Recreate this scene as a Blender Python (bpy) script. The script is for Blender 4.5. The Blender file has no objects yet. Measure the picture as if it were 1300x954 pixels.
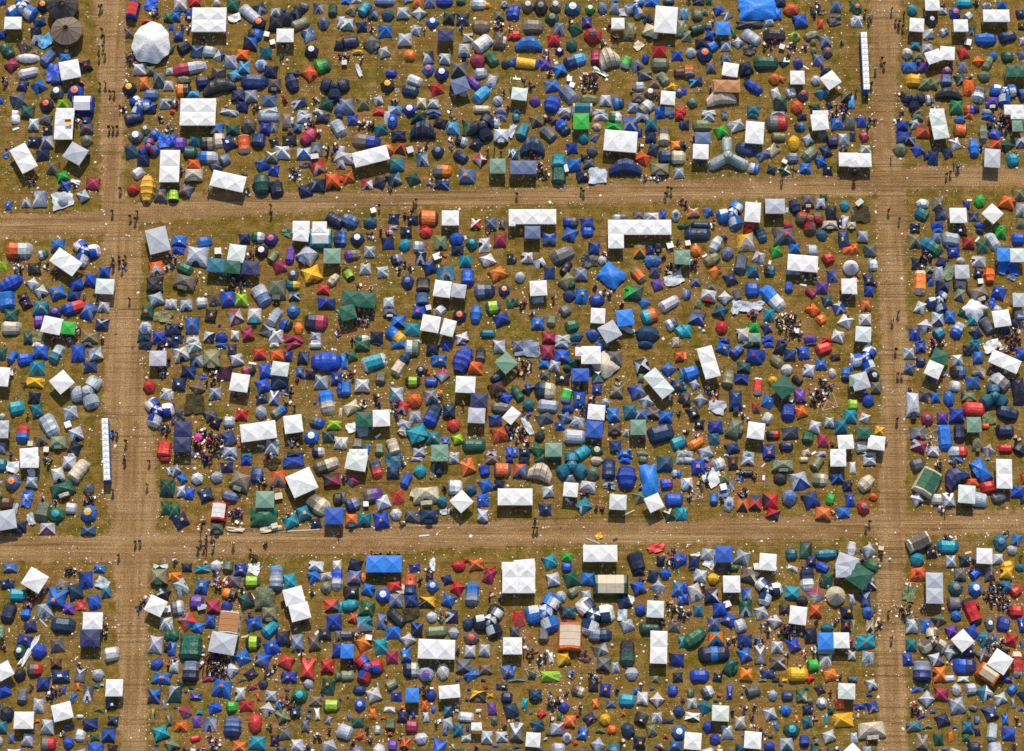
import bpy, math, random
import numpy as np
from mathutils import Vector
random.seed(7); rng = np.random.default_rng(7)
S = bpy.context.scene
COL = S.collection
# ---------------------------------------------------------------- camera
W0, H0, FPX, TH, DIST = 1300.0, 954.0, 3070.0, math.radians(16.7), 438.0
cd = bpy.data.cameras.new('camera'); cam = bpy.data.objects.new('camera', cd); COL.objects.link(cam)
cd.sensor_width = 36.0; cd.lens = 36.0*FPX/W0; cd.clip_start = 1.0; cd.clip_end = 6000.0
CP = np.array([0.0, -DIST*math.sin(TH), DIST*math.cos(TH)])
cam.location = CP; cam.rotation_euler = (TH, 0, 0); S.camera = cam
# ---------------------------------------------------------------- world and sun
ELEV, AZ = math.radians(46), math.radians(4)          # sun over the far side of the camp, a touch to the right
w = bpy.data.worlds.new('World'); S.world = w; w.use_nodes = True
nt = w.node_tree; bg = nt.nodes['Background']
sky = nt.nodes.new('ShaderNodeTexSky'); sky.sky_type = 'NISHITA'; sky.sun_disc = False
sky.sun_elevation = ELEV; sky.sun_rotation = AZ
nt.links.new(sky.outputs[0], bg.inputs[0]); bg.inputs[1].default_value = 0.13
sd = bpy.data.lights.new('sun', 'SUN'); sd.energy = 4.4; sd.angle = math.radians(0.5); sd.color = (1.0, 0.92, 0.77)
sun = bpy.data.objects.new('sun', sd); COL.objects.link(sun)
sv = Vector((math.sin(AZ)*math.cos(ELEV), math.cos(AZ)*math.cos(ELEV), math.sin(ELEV)))
sun.rotation_euler = (-sv).to_track_quat('-Z', 'Y').to_euler(); sun.location = sv*300
S.view_settings.view_transform = 'Standard'; S.view_settings.look = 'None'
S.view_settings.exposure = 0.0; S.view_settings.gamma = 1.0
S.view_settings.use_curve_mapping = False

def at(px, py, h=0.0):
    """ground (or height h) point seen at a photograph pixel"""
    x, y = (px-W0/2)/FPX, -(py-H0/2)/FPX
    d = np.array([x, y*math.cos(TH)+math.sin(TH), y*math.sin(TH)-math.cos(TH)])
    t = (h-CP[2])/d[2]
    p = CP+d*t
    return float(p[0]), float(p[1])
def mpp(px, py):
    a = at(px-5, py); b = at(px+5, py); return (b[0]-a[0])/10.0
# ---------------------------------------------------------------- materials
def newmat(name):
    m = bpy.data.materials.new(name); m.use_nodes = True
    return m, m.node_tree, m.node_tree.nodes['Principled BSDF']
def attr_mat(name, rough, bump, bscale, var=0.12, spec=0.5, detail=3.0, dust=0.0):
    m, t, p = newmat(name); n = t.nodes; L = t.links
    a = n.new('ShaderNodeAttribute'); a.attribute_name = 'Col'
    g = n.new('ShaderNodeNewGeometry')
    nz = n.new('ShaderNodeTexNoise'); nz.inputs['Scale'].default_value = bscale; nz.inputs['Detail'].default_value = detail
    L.new(g.outputs['Position'], nz.inputs['Vector'])
    mr = n.new('ShaderNodeMapRange'); mr.inputs[1].default_value = .3; mr.inputs[2].default_value = .7
    mr.inputs[3].default_value = 1-var; mr.inputs[4].default_value = 1+var
    L.new(nz.outputs[0], mr.inputs[0])
    mx = n.new('ShaderNodeVectorMath'); mx.operation = 'SCALE'
    L.new(a.outputs['Color'], mx.inputs[0]); L.new(mr.outputs[0], mx.inputs['Scale'])
    if dust:
        n2 = n.new('ShaderNodeTexNoise'); n2.inputs['Scale'].default_value = .9; n2.inputs['Detail'].default_value = 6; n2.inputs['Roughness'].default_value = .7
        L.new(g.outputs['Position'], n2.inputs['Vector'])
        r2 = n.new('ShaderNodeMapRange'); r2.inputs[1].default_value = .44; r2.inputs[2].default_value = .72; r2.inputs[3].default_value = 0; r2.inputs[4].default_value = dust
        L.new(n2.outputs[0], r2.inputs[0]); dm = n.new('ShaderNodeMix'); dm.data_type = 'RGBA'; L.new(r2.outputs[0], dm.inputs[0]); L.new(mx.outputs[0], dm.inputs[6]); dm.inputs[7].default_value = (.27, .20, .13, 1)
        L.new(dm.outputs[2], p.inputs['Base Color'])
    else: L.new(mx.outputs[0], p.inputs['Base Color'])
    p.inputs['Roughness'].default_value = rough; p.inputs['Specular IOR Level'].default_value = spec
    if bump:
        b = n.new('ShaderNodeBump'); b.inputs['Strength'].default_value = bump; b.inputs['Distance'].default_value = .12
        L.new(nz.outputs[0], b.inputs['Height']); L.new(b.outputs[0], p.inputs['Normal'])
    return m
M = dict(
    fabric=attr_mat('tent_fabric', .45, 1.0, 2.4, .20, dust=.14),
    canvas=attr_mat('canopy_fabric', .6, .7, 1.5, .05, .3, dust=.22),
    plastic=attr_mat('plastic', .4, .0, 5, .05),
    metal=attr_mat('painted_metal', .35, .0, 5, .05),
    skin=attr_mat('skin', .6, .0, 8, .06, .3),
    cloth=attr_mat('clothing', .85, .3, 9, .12, .2),
    sheet=attr_mat('crumpled_sheet', .5, .9, 2.2, .12),
    net=attr_mat('camouflage_cloth', .9, 1.0, 3.5, .55, .1, 6),
)
def earth():
    m, t, p = newmat('earth'); n = t.nodes; L = t.links
    geo = n.new('ShaderNodeNewGeometry')
    def mapped(sx, sy, sc, det=6, rough=.62, off=0):
        mp = n.new('ShaderNodeMapping'); mp.inputs['Scale'].default_value = (sx, sy, 1); mp.inputs['Location'].default_value = (off, off*1.7, 0)
        L.new(geo.outputs['Position'], mp.inputs['Vector'])
        z = n.new('ShaderNodeTexNoise'); z.inputs['Scale'].default_value = sc; z.inputs['Detail'].default_value = det; z.inputs['Roughness'].default_value = rough
        L.new(mp.outputs[0], z.inputs['Vector']); return z.outputs[0]
    def rng_(v, a, b, c=0., d=1.):
        r = n.new('ShaderNodeMapRange'); r.inputs[1].default_value = a; r.inputs[2].default_value = b; r.inputs[3].default_value = c; r.inputs[4].default_value = d
        L.new(v, r.inputs[0]); return r.outputs[0]
    def mix(f, a, b, mode='MIX'):
        x = n.new('ShaderNodeMix'); x.data_type = 'RGBA'; x.blend_type = mode
        for i, v in ((0, f), (6, a), (7, b)):
            if isinstance(v, (tuple, float, int)): x.inputs[i].default_value = (*v, 1) if isinstance(v, tuple) else v
            else: L.new(v, x.inputs[i])
        return x.outputs[2]
    def ma(op, a, b):
        x = n.new('ShaderNodeMath'); x.operation = op; x.use_clamp = False
        for i, v in ((0, a), (1, b)):
            if isinstance(v, (float, int)): x.inputs[i].default_value = v
            else: L.new(v, x.inputs[i])
        return x.outputs[0]
    big = mapped(1, 1.3, .07, 5, .6); med = mapped(1, 1, .55, 6, .7, 11); fine = mapped(1, 1, 4.5, 4, .75, 23)
    hs = mapped(.03, 1.3, 1.0, 7, .72, 5); hs2 = mapped(.025, .38, 1.2, 5, .6, 31); vs = mapped(1.5, .05, 1.0, 5, .65, 41)
    g = mix(rng_(big, .40, .60), (.165, .114, .011), (.220, .130, .025))
    g = mix(rng_(med, .47, .66), g, (.300, .188, .066))
    g = mix(ma('MULTIPLY', rng_(med, .50, .34), .85), g, (.088, .068, .005))
    pat = mapped(1, 1, .16, 6, .68, 63)
    g = mix(ma('MULTIPLY', rng_(pat, .52, .64), .8), g, (.220, .118, .036))
    g = mix(ma('MULTIPLY', rng_(pat, .46, .36), .55), g, (.115, .108, .008))
    g = mix(ma('MULTIPLY', rng_(hs, .50, .36), .45), g, (.110, .078, .016))
    av = n.new('ShaderNodeAttribute'); av.attribute_name = 'vert'
    vr = mapped(.75, .018, 1.0, 4, .6, 51); hr = mapped(.012, .75, 1.0, 4, .6, 57)       # wheel ruts along each road
    lo, hi_ = (.235, .130, .050), (.385, .236, .108)
    rh = mix(rng_(hr, .38, .62), lo, hi_); rv = mix(rng_(vr, .36, .62), lo, hi_)
    rv = mix(ma('MULTIPLY', rng_(hs, .50, .64), .40), rv, (.19, .105, .040))
    rh = mix(ma('MULTIPLY', rng_(hs, .50, .66), .55), rh, (.17, .092, .034))
    rh = mix(ma('MULTIPLY', rng_(vs, .52, .68), .18), rh, (.20, .11, .045))
    road = mix(av.outputs['Fac'], rh, rv)
    road = mix(ma('MULTIPLY', rng_(pat, .50, .66), .5), road, (.42, .275, .14))
    road = mix(ma('MULTIPLY', rng_(pat, .46, .34), .5), road, (.20, .112, .042))
    road = mix(ma('MULTIPLY', rng_(med, .50, .70), .35), road, (.43, .28, .145))
    ar = n.new('ShaderNodeAttribute'); ar.attribute_name = 'road'
    aw = n.new('ShaderNodeAttribute'); aw.attribute_name = 'worn'
    f = ma('ADD', ar.outputs['Fac'], ma('MULTIPLY', ma('SUBTRACT', med, .5), 1.9))
    f = ma('ADD', f, ma('MULTIPLY', ma('SUBTRACT', hs, .5), .7))
    fr = rng_(f, .32, .72)
    c = mix(fr, g, road)
    fw = rng_(ma('ADD', aw.outputs['Fac'], ma('MULTIPLY', ma('SUBTRACT', med, .5), 1.3)), .4, 1.0, 0, .75)
    c = mix(fw, c, (.265, .140, .045))
    c = mix(1.0, c, mix(rng_(fine, .34, .68), (.40, .40, .40), (1.62, 1.60, 1.56)), 'MULTIPLY')
    # thin dark wheel ruts crossing the field
    wv = mapped(.012, .9, .9, 2, .4, 77)
    rut = ma('MULTIPLY', rng_(ma('ABSOLUTE', ma('SUBTRACT', wv, .5), 0), .0, .016, 1, 0), .6)
    hs3 = mapped(.035, 2.6, 1.0, 3, .6, 91)
    c = mix(ma('MULTIPLY', rng_(hs3, .53, .66), .42), c, (.085, .052, .018))
    c = mix(rut, c, (.07, .045, .015))
    L.new(c, p.inputs['Base Color']); p.inputs['Roughness'].default_value = .95; p.inputs['Specular IOR Level'].default_value = .15
    b = n.new('ShaderNodeBump'); b.inputs['Strength'].default_value = .5; b.inputs['Distance'].default_value = .15
    L.new(ma('ADD', fine, hs), b.inputs['Height']); L.new(b.outputs[0], p.inputs['Normal'])
    return m
M['earth'] = earth()
# ---------------------------------------------------------------- the record of what the photograph shows
# per tile: origin, then entries "x,y kind+colours WxH@turn" in tenths of the tile's own scale
DATA = """
T 0 0
15,8 db 6;165,55 Kbw 22x16@10;330,45 hko 10;98,175 gw 13x10@0;300,172 dbf 11x7@20;268,240 dn 9;10,265 db 7;185,350 dmo 12@30;280,305 ds 9;340,318 xl 11x9@30;485,70 Uk 24;515,255 Um 24;55,385 tf 14x9@-50;210,443 tF 18x7@0;270,390 xm 4x3;85,495 dq 11@45;365,440 ti 14x9@55;495,440 db 10;215,553 ts 16x8@15;410,555 xb 11x14@0;530,530 gw 15x15@12;430,620 dn 10x6;648,500 dkr 11@20;172,650 dno 9;293,660 db 12@35;435,705 hgw 11;575,705 hbo 13;0,765 db 5;140,765 dgn 13x14@20;355,800 hno 11;477,795 dL 10;630,795 Vbw 17x14@0;210,845 df 11;115,862 dw 6;495,860 gw 14x8;1010,75 Vbr 9x14@80;1150,40 xb 9;1285,125 df 8;1120,155 Xr 9x3;980,245 dm 7x9;1150,330 W 28x33@0;1062,525 ds 10;1145,535 de 8;1290,540 ds 6;1092,630 do 8x11;1210,615 dgf 10x11;1280,650 ds 8;985,675 hky 11;1150,720 ti 12x8@0;1060,800 Kbw 17x14@20;1150,820 dbn 9;1255,785 ds 10;1300,210 db 5;1290,380 df 6;275,575 z 0
760,50 p;775,40 p;775,220 p;790,270 p;753,345 p;785,345 p;755,425 p;797,405 p;760,632 p;802,625 p;838,690 p;868,695 p;
935,810 P 5;1015,430 P 8;1180,90 P 7;45,620 P 6;620,630 P 2;85,205 z 0
T 217 0
70,40 ds 11;178,20 dr 10x6;348,22 ds 6;35,120 db 8;140,105 Dbs 6x9;290,150 m4w 26x20@0;25,205 dby 8;55,270 dbo 8;100,360 dn 12@35;195,390 dni 10;292,390 ds 10;368,425 dsb 10x8@60;470,45 df 11;605,110 ts 20x9@-42;485,140 xw 9x6@20;678,65 dns 11@30;795,95 ds 8;670,180 hno 11;640,262 dnb 11;600,330 dnb 11;800,185 dnk 12;885,140 dn 12;858,85 db 4;960,95 dni 12@-30;1013,48 tgr 8x6@-10;1120,60 dns 8;1230,75 tf 7x11@90;985,180 te 15x8@25;1160,175 hgb 9x11;1293,165 ds 6x9;868,270 gw 13x11@0;1050,270 dbs 12@25;1070,390 hnw 11;1283,345 dn 8;1110,755 P 4;1290,425 P 4;545,415 do 11x9;722,408 dt 10@0;458,468 ds 10x11;557,505 dlo 9x10;685,495 dsb 10;757,550 dn 12;135,518 tqs 27x10@12;355,565 dgk 11;480,575 dls 10@30;98,610 te 11x7@0;10,360 de 4x5;15,640 ds 9;95,685 dok 12;228,578 xy 3;245,625 dn 12;165,715 dl 10x5;365,665 Rky 26x11@15;635,620 tn 21x12@0;785,645 Dmg 10x11;920,630 tn 10x16@-70;935,560 dn 11x5@20;1155,500 dvf 14@20;1058,560 do 12@45;515,725 dn 12x9;608,735 di 11;542,810 dn 10;745,765 di 12x9;640,805 P 6;870,745 P 5;975,785 dns 12x8@20;1185,790 df 12x10;1245,655 kn 20x17@0;205,852 m4w 27x22@0;440,850 ds 15x5;740,845 ds 16x5;1000,855 ds 8x4;1125,850 ds 10x5;1285,830 di 8x9;30,790 P 5;730,270 xw 4;775,330 xw 4;10,850 ho 4;420,795 P 1;840,425 P 1;885,460 xw 3;135,205 P 2;85,205 P 1;235,285 P 4;320,285 P 3;880,345 P 5
T 434 0
30,8 db 8x4;110,5 ds 8x3;325,15 ti 16x6;500,5 di 8x3;575,20 do 7x7;665,20 di 8x7;780,15 tb 13x7;905,15 df 8x5;1040,30 dsw 12x8;1105,30 Xy 4;1235,30 Ds 5;75,75 deo 9x8;175,65 tT 12x8@60;235,105 dni 9;350,115 dt 10x9;463,95 ds 10;585,100 ds 11@45;38,180 dsw 11;150,205 dn 9;330,238 db 11;690,170 hbw 10x8;815,138 dfk 10;918,145 dnw 10;230,205 P 3;565,230 ds 9;790,270 gn 12x10@0;1195,115 de 8x7;1285,95 tb 7x11@80;1060,200 tm 14x10@0;1195,185 P 7;1285,195 P 3;958,283 ds 8x7;1195,310 Dms 10x14@85;1290,275 dr 6;480,300 ds 11;65,320 tn 13x9@10;230,335 Dg 11@50;318,395 ds 10@20;1070,330 ts 16x11@40;120,385 Xy 7x3;150,435 P 2;518,420 do 10;658,435 dns 9x10;783,445 ds 9x9;930,385 Dsn 9x11;1035,465 dq 12;1140,450 tf 9x13@-60;1245,485 hn 7x7;1295,480 db 4;130,540 xw 3x10;890,530 dgf 13x12@0;658,530 hbo 9x9;760,560 hbw 11;375,558 tb 9x6@0;1055,555 ds 10x9;900,650 Gi 13x12@20;1000,630 tp 11x8@-40;1140,620 dsw 9x10;15,645 dn 8x9;348,650 hky 11;555,610 thw 12x8@-20;520,690 dn 14x10@-15;718,680 dr 11@20;420,690 x 3;1060,720 tl 16x10@45;275,765 ds 9@20;400,770 P 5;605,780 dc 8x9;698,785 ds 9x7;1185,765 ds 9;1295,700 df 4x8;160,790 deo 10;35,805 di 12x12;285,850 dr 10x5;400,835 dsl 11x7;515,835 hbw 11x9;700,850 di 12x4;1065,830 tc 14x6;1210,845 hi 11x6;1270,810 P 3;815,830 P 4;1230,695 P 1;910,205 P 1;630,215 P 1;925,720 xs 5;550,850 P 2;30,430 P 5;20,485 xs 4;780,600 xw 2
T 651 0
20,90 tb 7x12@80;115,45 hmc 10x11;213,55 hkg 11x13;325,45 hmc 10x11;455,65 htw 13x11;588,70 hvw 8x8;683,60 hi 8x10;775,65 di 8x9;935,50 Ksb 15x11@-20;850,95 xs 8x6;1060,20 db 12x6;1185,15 dn 9x5;775,5 di 6x3;1285,105 di 5x10;1020,140 dn 9x8;1165,150 gw 17x22@-5;298,140 hfe 11x9;155,200 tm 17x11@0;355,218 di 9x11;473,225 df 11@30;565,165 dbo 8x9;25,268 dr 7x8;610,270 hrn 14x13@0;800,178 gw 10x9@0;720,210 P 4;790,270 P 5;890,235 De 9x14@85;1055,235 Dce 12x11@-20;1275,215 De 8x14@85;120,340 Rby 21x10@0;310,310 dr 10x9;448,345 hf 9x10;255,395 P 5;355,390 hnw 7x6;270,435 P 2;690,320 P 3;955,350 xc 7x6@50;1115,395 dr 11x9;1250,420 db 9x8;1010,445 hb 6x9;475,460 tnl 18x10@20;632,430 tq 8x12@90;730,455 Rcm 15x17@20;860,470 tvw 8x10@70;100,480 tyb 21x8@-8;248,485 dp 9x8;355,530 db 11@20;940,500 di 11x10@30;1120,488 te 14x10@0;1005,570 dge 12x8;665,550 xw 12x3@-35;1270,555 tN 9x9;1145,600 te 12x8@-55;600,620 P 12;130,640 P 5;85,590 P 1;280,550 P 2;295,650 dbi 12x9@10;425,715 ti 16x11@-50;965,655 ds 8x8;1075,640 dm 9x6;1045,705 hmw 9x8;955,740 Dm 10x8;1180,745 gw 11x11@-5;1220,665 dy 9x7@-30;1265,700 hbo 6x8;50,715 gh 12x10@-8;170,770 dp 9x8;300,790 tb 13x14@75;580,755 te 14x8@-5;705,760 ds 9x9;803,780 dbn 9x10;530,830 Vct 16x9;395,845 ds 10x6;660,850 ds 10x5;780,860 ds 8x3;920,815 ds 9x8;1010,820 tms 14x10@45;1155,845 tbw 15x7@0;1275,845 dr 8x6;30,850 dt 6x4;1095,720 P 6;30,600 xw 6x2;440,150 P 2;910,680 P 1;450,655 xw 4;430,610 xw 4
T 868 0
110,15 dn 9x4;190,15 df 5x4;15,105 dl 5x10;105,115 de 9x9;160,95 de 6x5;265,75 db 8@20;325,110 dgw 9x9@30;560,65 XA 26x16@0;715,95 Xb 6x9;650,175 ds 8x5;730,20 dn 10x7;820,75 do 14x10@10;890,158 db 11@10;505,175 Xk 19x6;1160,50 di 9x9;1285,45 df 5x9;1145,160 xk 10x7;1285,165 ds 4x7;1040,180 dr 5x8;1010,70 P 8;100,220 tf 12x8@20;190,198 ti 6x5;20,270 de 8x10;300,215 gA 11x11@0;200,268 db 8x8;225,140 P 2;380,250 df 4x8;65,0 z 0;
30,0 P 3;130,330 dn 9x8;220,352 db 10@30;320,348 ds 8x8;412,325 ds 9@45;515,285 ts 14x11@-35;690,270 tk 17x11@0;665,255 dr 7;845,280 hLk 9x8;970,270 te 12x7@20;985,320 he 5x6;990,385 he 5x6;1075,315 di 9x10@10;1095,395 hgr 8x9@30;500,385 xk 9x7;745,365 xs 4;640,340 P 6;690,310 P 3;820,340 P 5;915,340 P 4;800,400 P 2;1205,318 P 2;55,400 ds 9;158,415 hno 12@45;205,515 dg 8x9;320,450 di 8x7;465,520 Dn 11x11@20;625,480 tf 19x11@0;765,470 dtw 8x7@40;870,480 hbk 8x8;1025,455 di 9x10;930,515 xw 5x1@-35;355,530 gw 12x11@-10;40,540 tmo 9x11;93,620 dnl 12x8@10;5,695 db 4x5;1080,545 dn 8x7;865,590 Fw 11x11@-5;690,600 ho 9x9;745,600 do 7x5@-30;1005,610 ds 8x8;1118,610 gw 12x12@35;530,660 tb 16x8@-35;1045,710 dt 10x9@40;330,655 gd 20x10@-2;280,750 Rcs 24x11@8;65,780 deG 11x9@-35;700,715 ds 8x11@20;815,705 dsw 9x9;908,720 hgr 9x10;735,790 dfk 11x11;862,815 do 10x11;1240,740 dek 10x8;1275,770 dl 5x10;530,840 dt 10x7;315,852 di 4x3;190,855 dw 12x4;720,860 ds 11x3;1000,820 df 9x7;1040,860 gw 12x4;1110,800 dn 5x6;1190,830 P 9;5,850 dr 3;200,665 P 2;1215,840 P 4
T 1083 0
30,60 hfr 8x10;33,160 dsw 8x10;95,475 TL 0;450,75 hT 8x9;485,190 gw 11x11@-5;603,25 gw 11x12@0;597,155 hks 8x12;570,255 ds 9x8;685,80 ds 6x5;775,100 hbo 9x10@0;850,25 tT 13x6@0;940,25 P 3;880,122 ds 8x8@40;693,240 dsi 8x7;820,195 gw 11x10@0;900,230 dfc 7x8;1020,45 hsg 8x6;1135,40 db 8x6;1090,120 m2w 20x10@0;1278,105 dno 7x7;1280,200 dky 5x5;1008,298 tb 17x10@0;1175,280 tn 14x9@15;870,330 xw 5x5;1285,310 ds 5x6;1280,420 di 6x7;475,345 dt 8x6;412,405 hcs 9x9;565,370 ds 9x8;495,440 De 9x8;615,430 gw 12x10@20;718,405 gw 11x11@-5;838,410 dr 9x9@20;535,510 dp 8x8;435,510 db 12x8@0;490,520 P 1;953,465 do 9@45;1065,425 db 8x8@-20;1025,480 te 9x12@60;1000,580 de 11x9;1175,430 df 10x9;1245,540 m2f 16x10@0;830,510 di 8x8;712,540 hqi 9x8;710,610 ti 9x11@85;465,610 dy 12x11;540,635 de 10x9;620,635 de 9x9@-20;813,600 dfw 9;730,720 Rky 21x9@-5;880,670 do 10x12;955,715 thg 10x14@75;900,590 P 3;1150,695 Kbw 19x15@0;1290,720 dn 8x12;465,750 kn 16x16@0;370,730 P 5;583,755 dsm 7x9;785,815 dG 10x11;885,835 dob 9x8;940,830 dn 5x6;1055,780 Dpw 10x10;1020,850 di 9x5;1225,835 gw 15x8@0;640,850 gw 11x5;495,850 de 8x5;370,860 dn 4x3;620,800 P 2;750,500 P 4
90,80 p;120,135 p;140,110 p;293,65 p;325,145 p;350,160 p;345,180 p;378,195 p;387,95 p;690,35 P 2;218,440 p;235,480 p;170,520 p;140,630 p;22,685 p;1140,215 p;850,295 p
T 0 145
115,35 dw 7x8;255,75 ds 9x10;350,40 dge 10x8;120,112 xw 5x2@20;362,125 dny 8;485,90 m2w 14x22@90;520,60 z 0;655,50 dnw 8;658,112 dgr 11x8;660,200 deg 10;255,210 dnw 10;358,210 dis 10x11;180,335 gw 13x22@30;325,310 dn 11x9;45,315 xb 4;48,265 xb 3;92,380 xb 3;400,412 dm 10x10;575,300 GW 15x14@-30;475,475 dv 10x8@20;492,550 dbn 10;575,515 xw 7x3;705,530 dq 11x9;632,620 ds 10x10@30;475,655 xs 15x13;478,665 ds 9x9;198,675 dsy 7;305,640 dis 11x13;65,695 dbw 5x7;85,745 xb 2;1020,30 tn 15x9@15;1105,115 hec 7x9;1175,155 hbi 8x9;1035,170 hgw 12x10;1255,205 xb 11x10;995,285 dtn 10x11;1130,250 kbq 15x11;1090,345 dn 10x10;1050,445 ds 11@35;1120,570 Ryb 12x22@90;1012,575 dr 10x9;1222,610 dgo 11x12;1285,610 dL 4x8;1290,395 m2w 15x26@90;570,550 P 3;245,500 P 6;1285,570 P 2;590,40 P 2;
830,95 p;860,95 p;893,95 p;915,560 p;855,735 p;992,770 p;1045,735 p;1030,790 p;1225,30 P 3;1285,100 P 5;35,750 xw 2
T 217 145
440,20 tg 15x9@-5;745,25 ti 17x8@0;885,55 Dms 9x13@90;355,105 dbs 11x9;470,115 df 11x8;590,90 hmk 12x12;715,105 dbr 9x10;1015,30 ds 12x7;1150,30 dn 10x7;1280,8 dn 6x4;965,100 di 7x7;905,120 Xm 4x5;785,100 dms 7x8;900,195 dny 12x9;1050,170 tq 13x14@50;1275,105 ts 10x15@-60;15,200 db 6x10;70,225 dp 10x12;180,210 dt 11x8;145,290 df 11x9;280,220 dkm 12x11;365,195 dc 9x13;435,220 dnw 12x13@30;555,225 toc 10x15@-85;665,195 tn 11x12@85;785,215 dnw 8x7;275,325 tbs 16x10@0;410,345 di 10x10@30;345,400 dg 10x8@20;175,380 do 11x8;175,460 Dcm 14x11;115,580 dgr 12x10@-20;20,620 tLk 8x11@90;765,325 dew 10x9;845,290 dsw 12x11;1105,265 dgs 10x10;1010,305 dwb 12x9;695,385 dbn 11x10;780,430 dby 9x9;1020,390 xn 8x3;1120,410 drc 14x11@25;1230,505 do 12x13;1295,490 do 4x5;435,510 m2w 26x13@-13;690,535 tf 14x17@-85;800,570 tn 11x14@-75;1025,580 dn 11x11@15;1125,540 dni 11x11;1215,260 P 8;940,440 P 7;925,485 xw 3;980,500 xw 3;590,590 P 3;560,460 P 3;75,430 P 3;1060,60 P 7;1290,375 dms 7x8;1290,290 ds 6x12;1130,130 P 3;
760,690 p;765,740 p;290,570 p;1100,845 gw 0;1095,330 xs 6x4;
1250,805 tn 15x10@-30;990,860 gw 13x10@0;1130,860 gw 11x9@0
T 434 145
80,40 dbr 9x8;25,115 ts 12x14@-60;285,20 dr 11x9;385,50 dbl 8x13;345,20 dw 6x10;290,120 dt 11x10@20;430,165 dn 12x8;185,205 tmb 22x11@-8;585,30 df 12x9;615,130 Rni 20x13@0;700,15 dn 9x4;750,65 dkr 11x9;850,105 dly 10x10;970,100 dfe 11x12;1070,90 kn 17x21@-60;1160,60 dns 8x9;1210,20 di 10x5;1210,160 Ds 12x13;1025,230 dny 11x10@-30;910,205 dns 11x9;450,265 doN 10x9;350,270 hoe 9x10;610,340 dts 10x11;730,285 dni 10x9;905,325 dn 14x10@-35;1050,345 dsq 10x10@45;220,320 m2w 27x12@15;25,330 ds 10x17@80;420,385 dtf 12x11;45,485 do 10x9@15;190,530 drw 9x8;285,520 dn 10x9;395,495 dni 13x11@20;540,495 df 12x10;765,430 tgo 15x10@0;760,535 dnb 12x7;955,470 dio 12x11;1185,395 ge 12x12@0;1285,290 dtw 4x8;675,505 P 3;655,535 xb 3;520,280 xs 5;370,560 P 1;595,260 P 2;635,235 P 3;825,245 P 3;825,185 P 2;1110,275 p;1160,260 p;1210,290 p;160,70 P 5;220,70 P 6;1175,20 P 2;
285,690 p;565,645 p;545,670 p;530,735 p;480,770 P 2;
60,810 ti 14x11@-20;215,825 ht 11x9;395,790 dnw 9x8;540,805 dnw 9x8;660,790 toN 15x12@0;825,790 gw 13x12@0;1020,830 drw 8x8;1130,835 dgi 9x9;1220,830 dgn 5x8;1295,790 gw 5x13;630,855 dr 8x4;390,860 ds 7x3;240,740 xw 4;1290,130 xs 5x10;850,15 P 4
T 651 145
25,25 dt 6x8;175,50 de 10x10@15;75,130 tt 9x14@70;270,150 tg 14x9@-45;380,100 tbn 9x14@-55;275,30 P 6;320,50 P 2;520,55 gv 12x13@0;400,10 dg 8x5;640,95 dc 8x6;670,20 ds 11x5;780,25 dfw 10x9;770,95 dv 14x7;890,80 dbi 11x13;540,180 hT 9x9;625,178 di 6x8;820,205 m2w 25x17@-5;985,20 ds 10x7;1120,10 db 9x5;1205,10 db 5x4;1265,15 dr 7x6;1050,85 dt 10x10;1285,80 dn 5x8;1050,175 dnb 9x8;960,140 dbn 5x8;1150,160 tcm 9x16@88;1240,235 doy 9x8;1280,240 dk 6x8;150,255 Rni 19x14@0;450,260 db 9x9;605,280 dg 9x9;550,330 dnr 7x5;580,375 dg 9x7;20,300 dtw 5x9;80,405 gi2 20x11@0;348,360 tT 11x13@88;350,465 tf 11x15@88;465,385 db 11x10;528,470 dny 9x9;645,470 xs 13x12;855,410 Rny 25x12@0;990,340 doR 13x11@-30;1070,270 dn 9x10;1165,325 tn 12x11@0;1255,325 tc 12x11@0;1120,415 Deg 15x11;1265,445 ds 8x8;1050,490 xw 3;405,420 xs 3x6;215,440 P 8;210,370 P 4;160,310 P 5;965,230 P 4;1010,480 P 3;1090,480 P 3;725,290 P 2;
520,560 p;538,580 p;1178,555 p;1205,565 p;1160,600 p;1280,660 P 2;30,600 p;
150,780 m3w 36x12@0;440,820 tbg 12x8@0;565,830 dbi 11x9;815,785 tsg 12x5@0;955,775 Dg 8x7;1060,780 dws 11x7;1145,765 db 5x8;1240,770 dsn 8x10;965,860 m4w 48x12@0;1280,850 df 6x4
T 868 145
185,20 ds 10x7;310,15 di 5x5;15,80 dn 6x8;140,85 te 15x9@0;285,135 dv 11x11@20;400,85 dsw 11x13@-70;530,15 dt 9x4;710,65 tgr 17x12@0;540,140 gw 14x18@-5;900,20 dn 8x5;885,95 dnb 9x7;1035,60 gw 13x13@5;1165,75 dbo 10x9;1265,75 de 9x10;1060,155 heg 9x8;1150,15 P 5;145,180 gi 12x9@0;130,285 gw 12x12@-3;335,320 Y 30x27@0;470,265 tn 15x10@-10;605,310 di 8x11@-60;680,275 dce 10x12@-50;725,172 te 12x7@0;840,220 dy 10x13;830,330 di 9x8;943,195 ds 9x9@30;960,300 te 14x9@40;1132,210 dn 9x9;1080,275 dn 9x10@20;1215,190 dsi 8x10;1285,170 dn 5x7;1045,360 db 9x9@20;1095,430 dnw 8x7;925,405 dby 9x8;765,430 dfw 8x8@20;670,420 dn 8x7;535,410 dsb 9x9;765,368 xw 4x3@-30;1255,345 gw 15x11@0;30,340 xr 2;75,190 P 3;130,350 P 3;840,405 P 4;1215,255 P 5;540,250 P 1;10,230 P 2;1290,500 p;745,500 p;
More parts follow.
